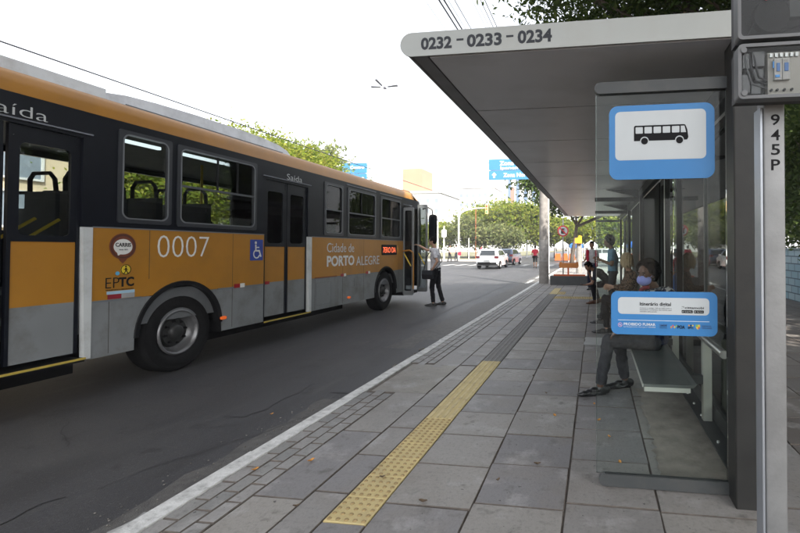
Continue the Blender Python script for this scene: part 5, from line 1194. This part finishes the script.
cp = thing('concrete_pole', 'thick round concrete utility pole standing beside the kerb', 'pole', (-2.12, 18.55, 0))
bm = new_bm(); cone(bm, (-2.12, 18.55, -.05), (-2.12, 18.55, 9.2), .205, .145, 24); obj('shaft', bm, concrete, cp, smooth=True)
bm = new_bm(); lathe(bm, [(.2015, .9), (.2055, .905), (.2000, 1.78), (.196, 1.785)], 'z', (-2.12, 18.55, 0), 24); obj('paint_band', bm, mat('old_poster_band', (.30, .29, .28), .85, var=.2, dirt=(.14, .13, .12), dscale=5), cp, smooth=True)
bm = new_bm(); box(bm, -3.5, -1.9, 18.34, 18.42, 6.14, 6.22); obj('cross_arm', bm, concrete, cp)
cable = mat('cable_black', (.012, .012, .016), .6)
def wire(label, x, z, r, y0=-18, y1=60, sag=.0):
    bm = new_bm(); n = 14
    tube(bm, [(x, y0 + (y1 - y0) * k / n, z - sag * 4 * (k / n) * (1 - k / n)) for k in range(n + 1)], r, 6)
    o = obj('cable', bm, cable); tag(centre_origin(o), label, 'cable', 'overhead cables along the street')
wire('thin single cable furthest left in the bundle over the shelter', -3.22, 6.2, .004)
wire('thick black cable, left of the twin pair over the shelter', -2.955, 6.2, .016); wire('thick black cable, right of the twin pair over the shelter', -2.86, 6.2, .016)
wire('thin cable just right of the thick twin cables', -2.78, 6.2, .005); wire('medium cable fifth in the bundle over the shelter', -2.66, 6.2, .008)
wire('thin cable sixth in the bundle over the shelter', -2.33, 6.2, .004); wire('thin cable seventh in the bundle over the shelter', -2.25, 6.2, .004)
wire('medium cable in the right hand group over the shelter', -2.17, 6.2, .007); wire('medium cable furthest right in the bundle over the shelter', -2.09, 6.2, .008)
wire('single cable running above the bus roof', -12.0, 5.68, .017, -15, 70)

pl = thing('barrier', 'orange frame on a dark grey block at the end of the shelter', 'barrier', (-1.02, 18.05, 0))
bm = new_bm(); box(bm, -1.79, -.25, 17.8, 18.3, .0, .345); obj('block', bm, mat('dark_block', (.075, .078, .08), .8, bump=.3), pl, bevel=.015)
org_ = mat('safety_orange', (.60, .10, .015), .5, var=.08, dirt=(.45, .10, .03)); org2 = mat('faded_orange', (.62, .22, .05), .5, var=.08)
bm = new_bm(); box(bm, -1.66, -.42, 17.95, 18.15, .347, .40); obj('rail', bm, org_, pl)
bm = new_bm(); box(bm, -1.12, -1.06, 18.02, 18.08, .40, .70); obj('upright', bm, org_, pl)
bm = new_bm(); prism(bm, [(-1.43, .66), (-.72, .66), (-.68, .74), (-.70, .90), (-.76, .90), (-.80, .86), (-1.32, .86), (-1.36, .90), (-1.43, .90), (-1.46, .76)], -.04, .04, '-y', org=(0, 18.05, 0)); obj('board', bm, org2, pl, bevel=.01)
ns = thing('no_parking_sign', 'round no parking sign with a slashed letter E on a grey post', 'sign', (-1.33, 18.55, 0))
bm = new_bm(); cone(bm, (-1.33, 18.55, 0), (-1.33, 18.55, 2.62), .03, .03, 10); obj('post', bm, alu, ns, smooth=True)
red_s = mat('sign_red', (.50, .02, .03), .45)
bm = new_bm(); prism(bm, circ(-1.33, 2.14, .225, 32), 0, .006, '-y', org=(0, 18.515, 0)); bd = obj('disc', bm, red_s, ns)
bm = new_bm(); prism(bm, circ(-1.33, 2.14, .178, 32), 0, .003, '-y', org=(0, 18.5085, 0)); obj('disc_field', bm, panel_w, bd)
text('lettering', 'E', black_ink, -1.405, -1.265, 2.035, 2.245, -18.505, '-y', bd, .05)
bm = new_bm(); prism(bm, [(-1.47, 2.255), (-1.44, 2.285), (-1.19, 2.025), (-1.22, 1.995)], 0, .003, '-y', org=(0, 18.501, 0)); obj('slash', bm, red_s, bd)
yp = thing('short_pole', 'pale stub of a pole with a bright yellow box near its top', 'pole', (-.96, 26, 0))
bm = new_bm(); cone(bm, (-.96, 26, -.05), (-.96, 26, 1.95), .17, .15, 16); obj('shaft', bm, concrete, yp, smooth=True)
bm = new_bm(); prism(bm, [(-1.18, 1.70), (-.80, 1.70), (-.80, 2.12), (-.95, 2.15), (-1.0, 2.02), (-1.18, 1.98)], -.15, .22, '-y', org=(0, 25.95, 0)); obj('yellow_box', bm, mat('box_yellow', (.65, .36, .02), .5), yp, bevel=.02)

# overhead direction signs
cyan = mat('direction_sign_blue', (.035, .16, .32), .45, var=.04); arrow = mat('sign_reflective_white', (.75, .78, .8), .4)
def direction_sign(label, x0, x1, z0, z1, px, rows, y=28.):
    t = thing('direction_sign', label, 'road sign', (px, y, RZ), group='blue direction signs over the street')
    bm = new_bm(); tube(bm, [(px, y + .15, RZ), (px, y + .15, z1 - .35), (px + (.3 if x1 > px else -.3), y + .15, z1 - .1), (x0 if px > x1 else x1, y + .15, z1 - .1)], .07, 8); obj('mast', bm, white_pole, t, smooth=True)
    zm = (z0 + z1) / 2 - .05
    for a, b in ((z0, zm - .02), (zm + .02, z1)):
        bm = new_bm(); prism(bm, rrect(x0, x1, a, b, .05, 3), 0, .04, '-y', org=(0, y, 0)); obj('board', bm, cyan, t)
    bm = new_bm(); box(bm, x0 + .1, x1 - .1, y + .002, y + .06, zm - .018, zm + .018); obj('batten', bm, white_pole, t)
    for s_, a, b, c, d in rows: text('lettering', s_, arrow, a, b, c, d, -y + .041, '-y', t, .02, .01)
    q = (x0 + .35, (z0 + zm) / 2); bm = new_bm(); prism(bm, [(q[0] - .16, q[1]), (q[0], q[1] + .17), (q[0] + .16, q[1]), (q[0] + .06, q[1]), (q[0] + .06, q[1] - .17), (q[0] - .06, q[1] - .17), (q[0] - .06, q[1])], .041, .05, '-y', org=(0, y, 0)); obj('arrow', bm, arrow, t)
direction_sign('blue direction sign partly behind the shelter roof, with an arrow and Zona Norte', -6.70, -3.9, 5.72, 7.02, -2.95, [('Zona Sul', -6.0, -4.5, 6.62, 6.90), ('Ipanema', -5.95, -4.5, 6.32, 6.56), ('Zona Norte', -5.75, -4.05, 5.88, 6.14)])
direction_sign('blue direction sign showing above the bus roof, washed out by sun', -16.65, -14.92, 5.75, 7.03, -17.6, [('Centro', -16.1, -15.1, 6.65, 6.85), ('Bairro', -16.1, -15.1, 5.95, 6.15)])
# traffic light, lamps and masts at the far junction
tl = thing('traffic_light', 'traffic light hanging from a curved white mast arm at the far junction', 'traffic light', (-16.9, 54.6, 0))
bm = new_bm(); tube(bm, [(-16.9, 54.6, 0), (-16.9, 54.6, 4.9), (-16.75, 54.6, 5.6), (-16.1, 54.6, 6.0), (-14.9, 54.6, 6.25), (-13.3, 54.6, 6.32)], [.11, .10, .09, .08, .07, .06], 10); obj('mast', bm, white_pole, tl, smooth=True)
bm = new_bm(); box(bm, -13.45, -13.1, 54.3, 54.5, 5.55, 6.75); hd_ = obj('signal_head', bm, mat('signal_cream', (.6, .42, .18), .5), tl, bevel=.03)
for z, c in ((6.5, (.3, .02, .02)), (6.15, (.35, .18, .02)), (5.8, (.02, .2, .08))):
    bm = new_bm(); cone(bm, (-13.275, 54.3, z), (-13.275, 54.24, z), .11, .11, 12); obj('lens', bm, mat('lens_%d' % int(z * 10), c, .3), hd_)
def mast(label, x, y, h, r, m, heads=(), group='masts and lamps at the far junction'):
    t = thing('street_lamp', label, 'lamp', (x, y, 0), group=group)
    bm = new_bm(); cone(bm, (x, y, 0), (x, y, h), r, r * .7, 10); obj('post', bm, m, t, smooth=True)
    for dx, dz, w, hh in heads:
        bm = new_bm(); prism(bm, rrect(x + dx - w / 2, x + dx + w / 2, h + dz - hh / 2, h + dz + hh / 2, min(w, hh) * .25, 3), -.1, .1, '-y', org=(0, y - .15, 0)); obj('lamp_head', bm, m, t)
    return t
mast('slim white lamp post in front of the striped tower', -9.6, 63, 7.4, .09, white_pole, [(0, .05, .3, .2)])
mast('rusty brown post beside the traffic light', -15.1, 56, 6.4, .06, mat('rust_post', (.30, .10, .04), .8))
mast('white post with a box left of the traffic light', -17.9, 52, 4.0, .09, white_pole, [(.05, -.9, .55, .9)])
mast('thinner white post left of the boxed one', -18.7, 52, 4.6, .12, white_pole, [(0, -.3, .2, .5)])
mast('short grey post among the small trees', -15.7, 55, 2.6, .07, white_pole)
lp = thing('flood_lamp', 'tall pale lamp post carrying four flat lamp heads high above the bus', 'lamp', (-19.65, 40, 0))
bm = new_bm(); cone(bm, (-19.65, 40, 0), (-19.65, 40, 16.4), .10, .045, 10); obj('post', bm, emit('glare_white', (1, 1, 1), .0), lp, smooth=True)  # overexposed look of the post put into its pure white colour
lh = mat('lamp_head_grey', (.045, .045, .055), .5)
for dx, dy, dz, ln in ((-1.0, 0, .06, .65), (1.05, 0, .06, .65), (-.42, -.5, .42, .45), (.42, -.7, -.40, .45)):
    bm = new_bm(); a = V(-19.65 + dx * .35, 40 + dy * .3, 16.5 + dz * .2); b = V(-19.65 + dx * 1.25, 40 + dy * 1.3, 16.5 + dz * 1.2); cone(bm, a, b, .09, .14, 8, sq=(1.2, .6)); hd2 = obj('lamp_head', bm, lh, lp)
    bm = new_bm(); tube(bm, [(-19.65, 40, 16.4), a], .025, 6); obj('bracket', bm, white_pole, hd2)
# orange barriers and awnings at the far corner
for i in range(4):
    bm = new_bm(); x0 = -4.55 + i * .78; prism(bm, [(x0, .0), (x0 + .7, .0), (x0 + .66, .35), (x0 + .62, .75), (x0 + .08, .75), (x0 + .04, .35)], -.2, .2, '-y', org=(0, 50.6, 0))
    tag(centre_origin(obj('road_barrier', bm, org_, bevel=.03)), 'orange plastic barrier at the far corner, ' + ('leftmost of four', 'second from left of four', 'third from left of four', 'rightmost of four')[i], 'barrier', 'orange barriers at the far corner')
for i, (x0, m) in enumerate(((-4.7, f_white), (-3.0, f_blue), (-1.3, f_white))):
    t = thing('market_tent', ('white awning left of the blue one beyond the orange barriers', 'blue awning between two white ones beyond the orange barriers', 'white awning right of the blue one beyond the orange barriers')[i], 'tent', (x0 + .75, 53.2, 0), group='awnings at the far corner')
    bm = new_bm(); v = [bm.verts.new(p) for p in ((x0, 52.4, 1.75), (x0 + 1.5, 52.4, 1.75), (x0 + 1.5, 54, 1.75), (x0, 54, 1.75), (x0 + .75, 53.2, 2.3), (x0, 52.4, 1.4), (x0 + 1.5, 52.4, 1.4), (x0 + 1.5, 54, 1.4), (x0, 54, 1.4))]
    for f in ((0, 1, 4), (1, 2, 4), (2, 3, 4), (3, 0, 4), (0, 5, 6, 1), (1, 6, 7, 2), (2, 7, 8, 3), (3, 8, 5, 0)): bm.faces.new([v[k] for k in f])
    obj('canopy', bm, m, t)
    for a, b in ((.04, 52.44), (1.46, 52.44), (.04, 53.96), (1.46, 53.96)):
        bm = new_bm(); box(bm, x0 + a - .02, x0 + a + .02, b - .02, b + .02, 0, 1.75); obj('leg', bm, white_pole, t)

# ================================================================== CARS
car_glass = mat('car_glass', (.02, .024, .028), .08, var=.1)
tail_m = mat('tail_lamp_red', (.16, .012, .02), .25); plate_m = mat('plate_grey', (.45, .46, .47), .5); rim_m = mat('car_rim', (.32, .32, .33), .35, .6)
def car(label, x, y, rz, paint, kind='hatch', group='cars on and beside the street', z=RZ):
    """hatchback built round its centre, nose to +Y"""
    t = thing('car', label, 'car', (x, y, z), R(rz), group)
    L2, W = 1.98, .86
    prof = [(-1.98, .40), (-1.99, .62), (-1.93, .86), (-1.86, .95), (-1.62, 1.30), (-1.40, 1.43), (-.6, 1.475), (.15, 1.44), (.50, 1.32), (1.02, .97), (1.55, .88), (1.88, .76), (1.97, .58), (1.95, .34), (1.7, .24), (-1.8, .24)]
    bm = new_bm(); half = lambda z: W * (1.0 if z < .9 else 1 - (z - .9) * .42) * (1 if z > .3 else .96)
    lv = []
    for sgn in (-1, 1):
        lv.append([bm.verts.new((sgn * half(pz) * (.93 if abs(py) > 1.9 else .98 if abs(py) > 1.7 else 1), py, pz)) for py, pz in prof])
    n = len(prof); bm.faces.new(lv[0]); bm.faces.new(lv[1][::-1])
    for i in range(n): bm.faces.new((lv[0][i], lv[0][(i + 1) % n], lv[1][(i + 1) % n], lv[1][i]))
    obj('body', bm, paint, t, world=False, bevel=.045, seg=3, smooth=True)
    def quad(name, pts, m, off, par=t):
        bm = new_bm(); vs2 = [Vector(p) for p in pts]; nn = (vs2[1] - vs2[0]).cross(vs2[2] - vs2[0]).normalized() * off
        a = [bm.verts.new(p + nn) for p in vs2]; b = [bm.verts.new(p - nn * 2) for p in vs2]; bm.faces.new(a); bm.faces.new(b[::-1])
        for i in range(len(a)): bm.faces.new((a[i], b[i], b[(i + 1) % len(a)], a[(i + 1) % len(a)]))
        return obj(name, bm, m, par, world=False)
    quad('rear_window', [(-.60, -1.84, .99), (.60, -1.84, .99), (.52, -1.58, 1.36), (-.52, -1.58, 1.36)], car_glass, .03)
    quad('windscreen', [(.66, .98, 1.00), (-.66, .98, 1.00), (-.58, .45, 1.36), (.58, .45, 1.36)], car_glass, .03)
    for sg in (-1, 1):
        hw = lambda z: sg * (W * (1 - (z - .9) * .42) + .004)
        for pts in ([(-1.52, 1.0), (-.62, 1.0), (-.62, 1.38), (-1.28, 1.36)], [(-.56, 1.0), (.62, 1.0), (.30, 1.34), (-.56, 1.38)]):
            bm = new_bm(); a = [bm.verts.new((hw(pz), py, pz)) for py, pz in pts]; b = [bm.verts.new((hw(pz) - sg * .05, py, pz)) for py, pz in pts]; bm.faces.new(a); bm.faces.new(b[::-1])
            for i in range(4): bm.faces.new((a[i], a[(i + 1) % 4], b[(i + 1) % 4], b[i]))
            obj('side_window', bm, car_glass, t, world=False)
        bm = new_bm(); box(bm, sg * .56, sg * .83, -1.985, -1.75, .80, .97); obj('tail_light', bm, tail_m, t, world=False, bevel=.03)
        bm = new_bm(); box(bm, sg * .50, sg * .78, 1.80, 1.955, .62, .76); obj('headlight', bm, plate_m, t, world=False, bevel=.03)
        bm = new_bm(); box(bm, sg * .86, sg * 1.0, .52, .66, .98, 1.10); obj('side_mirror', bm, paint, t, world=False, bevel=.02)
        for yy in (-1.22, 1.25):
            bm = new_bm(); lathe(bm, [(.18, -.10), (.28, -.10), (.305, -.06), (.305, .06), (.28, .10), (.18, .10)], 'x', (sg * .775, yy, .305), 20); w_ = obj('wheel', bm, rubber, t, world=False, smooth=True)
            bm = new_bm(); lathe(bm, [(.01, .0), (.19, .0)] if 0 else [(.01, .02 * sg), (.15, .03 * sg), (.19, .09 * sg)], 'x', (sg * .775, yy, .305), 16); obj('rim', bm, rim_m, w_, world=False)
    bm = new_bm(); box(bm, -.70, .70, -2.0, -1.85, .30, .50); obj('bumper', bm, black, t, world=False, bevel=.03)
    bm = new_bm(); box(bm, -.22, .22, -2.012, -1.98, .54, .66); obj('number_plate', bm, plate_m, t, world=False)
    return t
cw = mat('car_white', (.68, .69, .70), .25, var=.02, coat=.5); cs = mat('car_silver', (.30, .31, .33), .3, .4, coat=.4); cd = mat('car_dark_blue', (.03, .05, .09), .25, coat=.5); ck = mat('car_black', (.015, .015, .017), .2, coat=.5)
car('white hatchback driving away in the middle of the street', -7.92, 34.5, 0, cw)
car('dark blue car ahead of the white hatchback', -7.95, 41.0, -3, cd)
car('silver car parked beyond the shelter glass', 7.6, 40.2, 90, cs); car('white car parked right of the silver one beyond the glass', 10.6, 43.0, 90, cw); car('black car parked furthest right beyond the glass', 8.9, 37.9, 90, ck)
car('white car parked near the awnings', 1.2, 47.8, -90, cw)

# ================================================================== BUILDINGS
from math import tan
b_white = mat('facade_white', (.47, .47, .465), .85, var=.04, scale=.3, dirt=(.40, .39, .38), dscale=.12); b_cream = mat('facade_cream', (.44, .36, .25), .85, var=.06, scale=.5, dirt=(.36, .30, .22), dscale=.3); b_salmon = mat('facade_salmon', (.34, .17, .10), .85, var=.05, scale=.5); b_win = mat('window_glass', (.16, .19, .23), .15); b_stripe = mat('blue_glass_strip', (.07, .115, .19), .2); b_gray = mat('facade_grey', (.30, .30, .30), .85)
b_brown = mat('facade_brown', (.22, .11, .08), .85)
def building(label, x0, x1, y0, y1, z1, wall, floors=0, bays=0, ww=1.2, wh=1.3, face='-y', group='white buildings at the end of the street', grp=True):
    t = thing('building', label, 'building', ((x0 + x1) / 2, y0, -.2), group=group if grp else None)
    bm = new_bm(); box(bm, x0, x1, y0, y1, -.2, z1); obj('wall', bm, wall, t)
    bm = new_bm(); box(bm, x0 - .25, x1 + .25, y0 - .25, y1 + .25, z1 + .003, z1 + .5); obj('parapet', bm, wall, t)
    for i in range(floors):
        z = 2.2 + (z1 - 2.2) * i / floors
        for k in range(bays):
            bm = new_bm()
            if face == '-y':
                c = x0 + (x1 - x0) * (k + .5) / bays; ring(bm, rrect(c - ww / 2, c + ww / 2, z, z + wh, .02, 1), rrect(c - ww / 2 + .1, c + ww / 2 - .1, z + .1, z + wh - .1, .02, 1), 0, .08, '-y', 0, (0, y0, 0)); f = obj('window', bm, wall, t)
                bm = new_bm(); box(bm, c - ww / 2 + .1, c + ww / 2 - .1, y0 - .03, y0 - .005, z + .1, z + wh - .1); obj('pane', bm, b_win, f)
            else:
                c = y0 + (y1 - y0) * (k + .5) / bays; ring(bm, rrect(c - ww / 2, c + ww / 2, z, z + wh, .02, 1), rrect(c - ww / 2 + .08, c + ww / 2 - .08, z + .08, z + wh - .08, .02, 1), 0, .08, 'x', 0, (x1, 0, 0)); f = obj('window', bm, b_white, t)
                bm = new_bm(); box(bm, x1 + .005, x1 + .03, c - ww / 2 + .08, c + ww / 2 - .08, z + .08, z + wh - .08); obj('pane', bm, b_win, f)
    return t
B1 = building('white apartment block with a salmon tower on its roof behind the bus front', -58, -39.5, 112, 128, 15.4, b_white, 5, 8)
bm = new_bm(); box(bm, -50.2, -45.0, 113, 121, 15.9, 22.0); obj('roof_tower', bm, b_salmon, B1)
building('stepped white apartment block between the bus and the striped tower', -42, -30.5, 135, 150, 19.5, b_white, 6, 6)
building('low white block behind the park trees on the left', -38, -26, 150, 165, 15, b_white, 4, 6)
bb = building('white block with small dark windows and a brown edge left of the striped tower', -31.5, -25.0, 140, 155, 14.5, b_white, 4, 3)
bm = new_bm(); box(bm, -26.4, -25.3, 139.4, 139.98, 10.5, 20); obj('brown_fin', bm, b_brown, bb)
st_ = building('tall white tower with vertical blue glass strips behind the park', -42, -17.5, 170, 190, 34, b_white, 0, 0)
for k in range(5):
    bm = new_bm(); x0 = -33.2 + 3.1 * k; box(bm, x0, x0 + 1.35, 169.9, 169.98, 3, 33); obj('glass_strip', bm, b_stripe, st_)
building('low pale building far beyond the right side of the park', -2, 34, 120, 135, 9, b_white, 2, 12)
building('cream building across the street seen through the rear bus door', -33, -21.2, -6, 15.6, 7.6, b_cream, 3, 6, 1.7, 1.4, 'x', grp=False)
building('grey building across the street further along behind the bus', -34, -22.5, 16.2, 30, 5.6, b_gray, 2, 5, 1.6, 1.3, 'x', grp=False)


# ================================================================== HAZE: the thin bright city air that washes out the far end of the street
hz = bpy.data.materials.new('haze_air'); hz.use_nodes = True; t = hz.node_tree; t.nodes.clear()
ho = t.nodes.new('ShaderNodeOutputMaterial'); hv = t.nodes.new('ShaderNodeVolumePrincipled'); hv.inputs['Color'].default_value = (.95, .96, 1, 1); hv.inputs['Density'].default_value = .0009
t.links.new(hv.outputs[0], ho.inputs['Volume'])
bm = new_bm(); box(bm, -920, 920, -320, 1420, -1.7, 45); o = obj('haze', bm, hz); o['kind'] = 'stuff'; o['label'] = 'thin bright haze over the far end of the street'; o['category'] = 'haze'
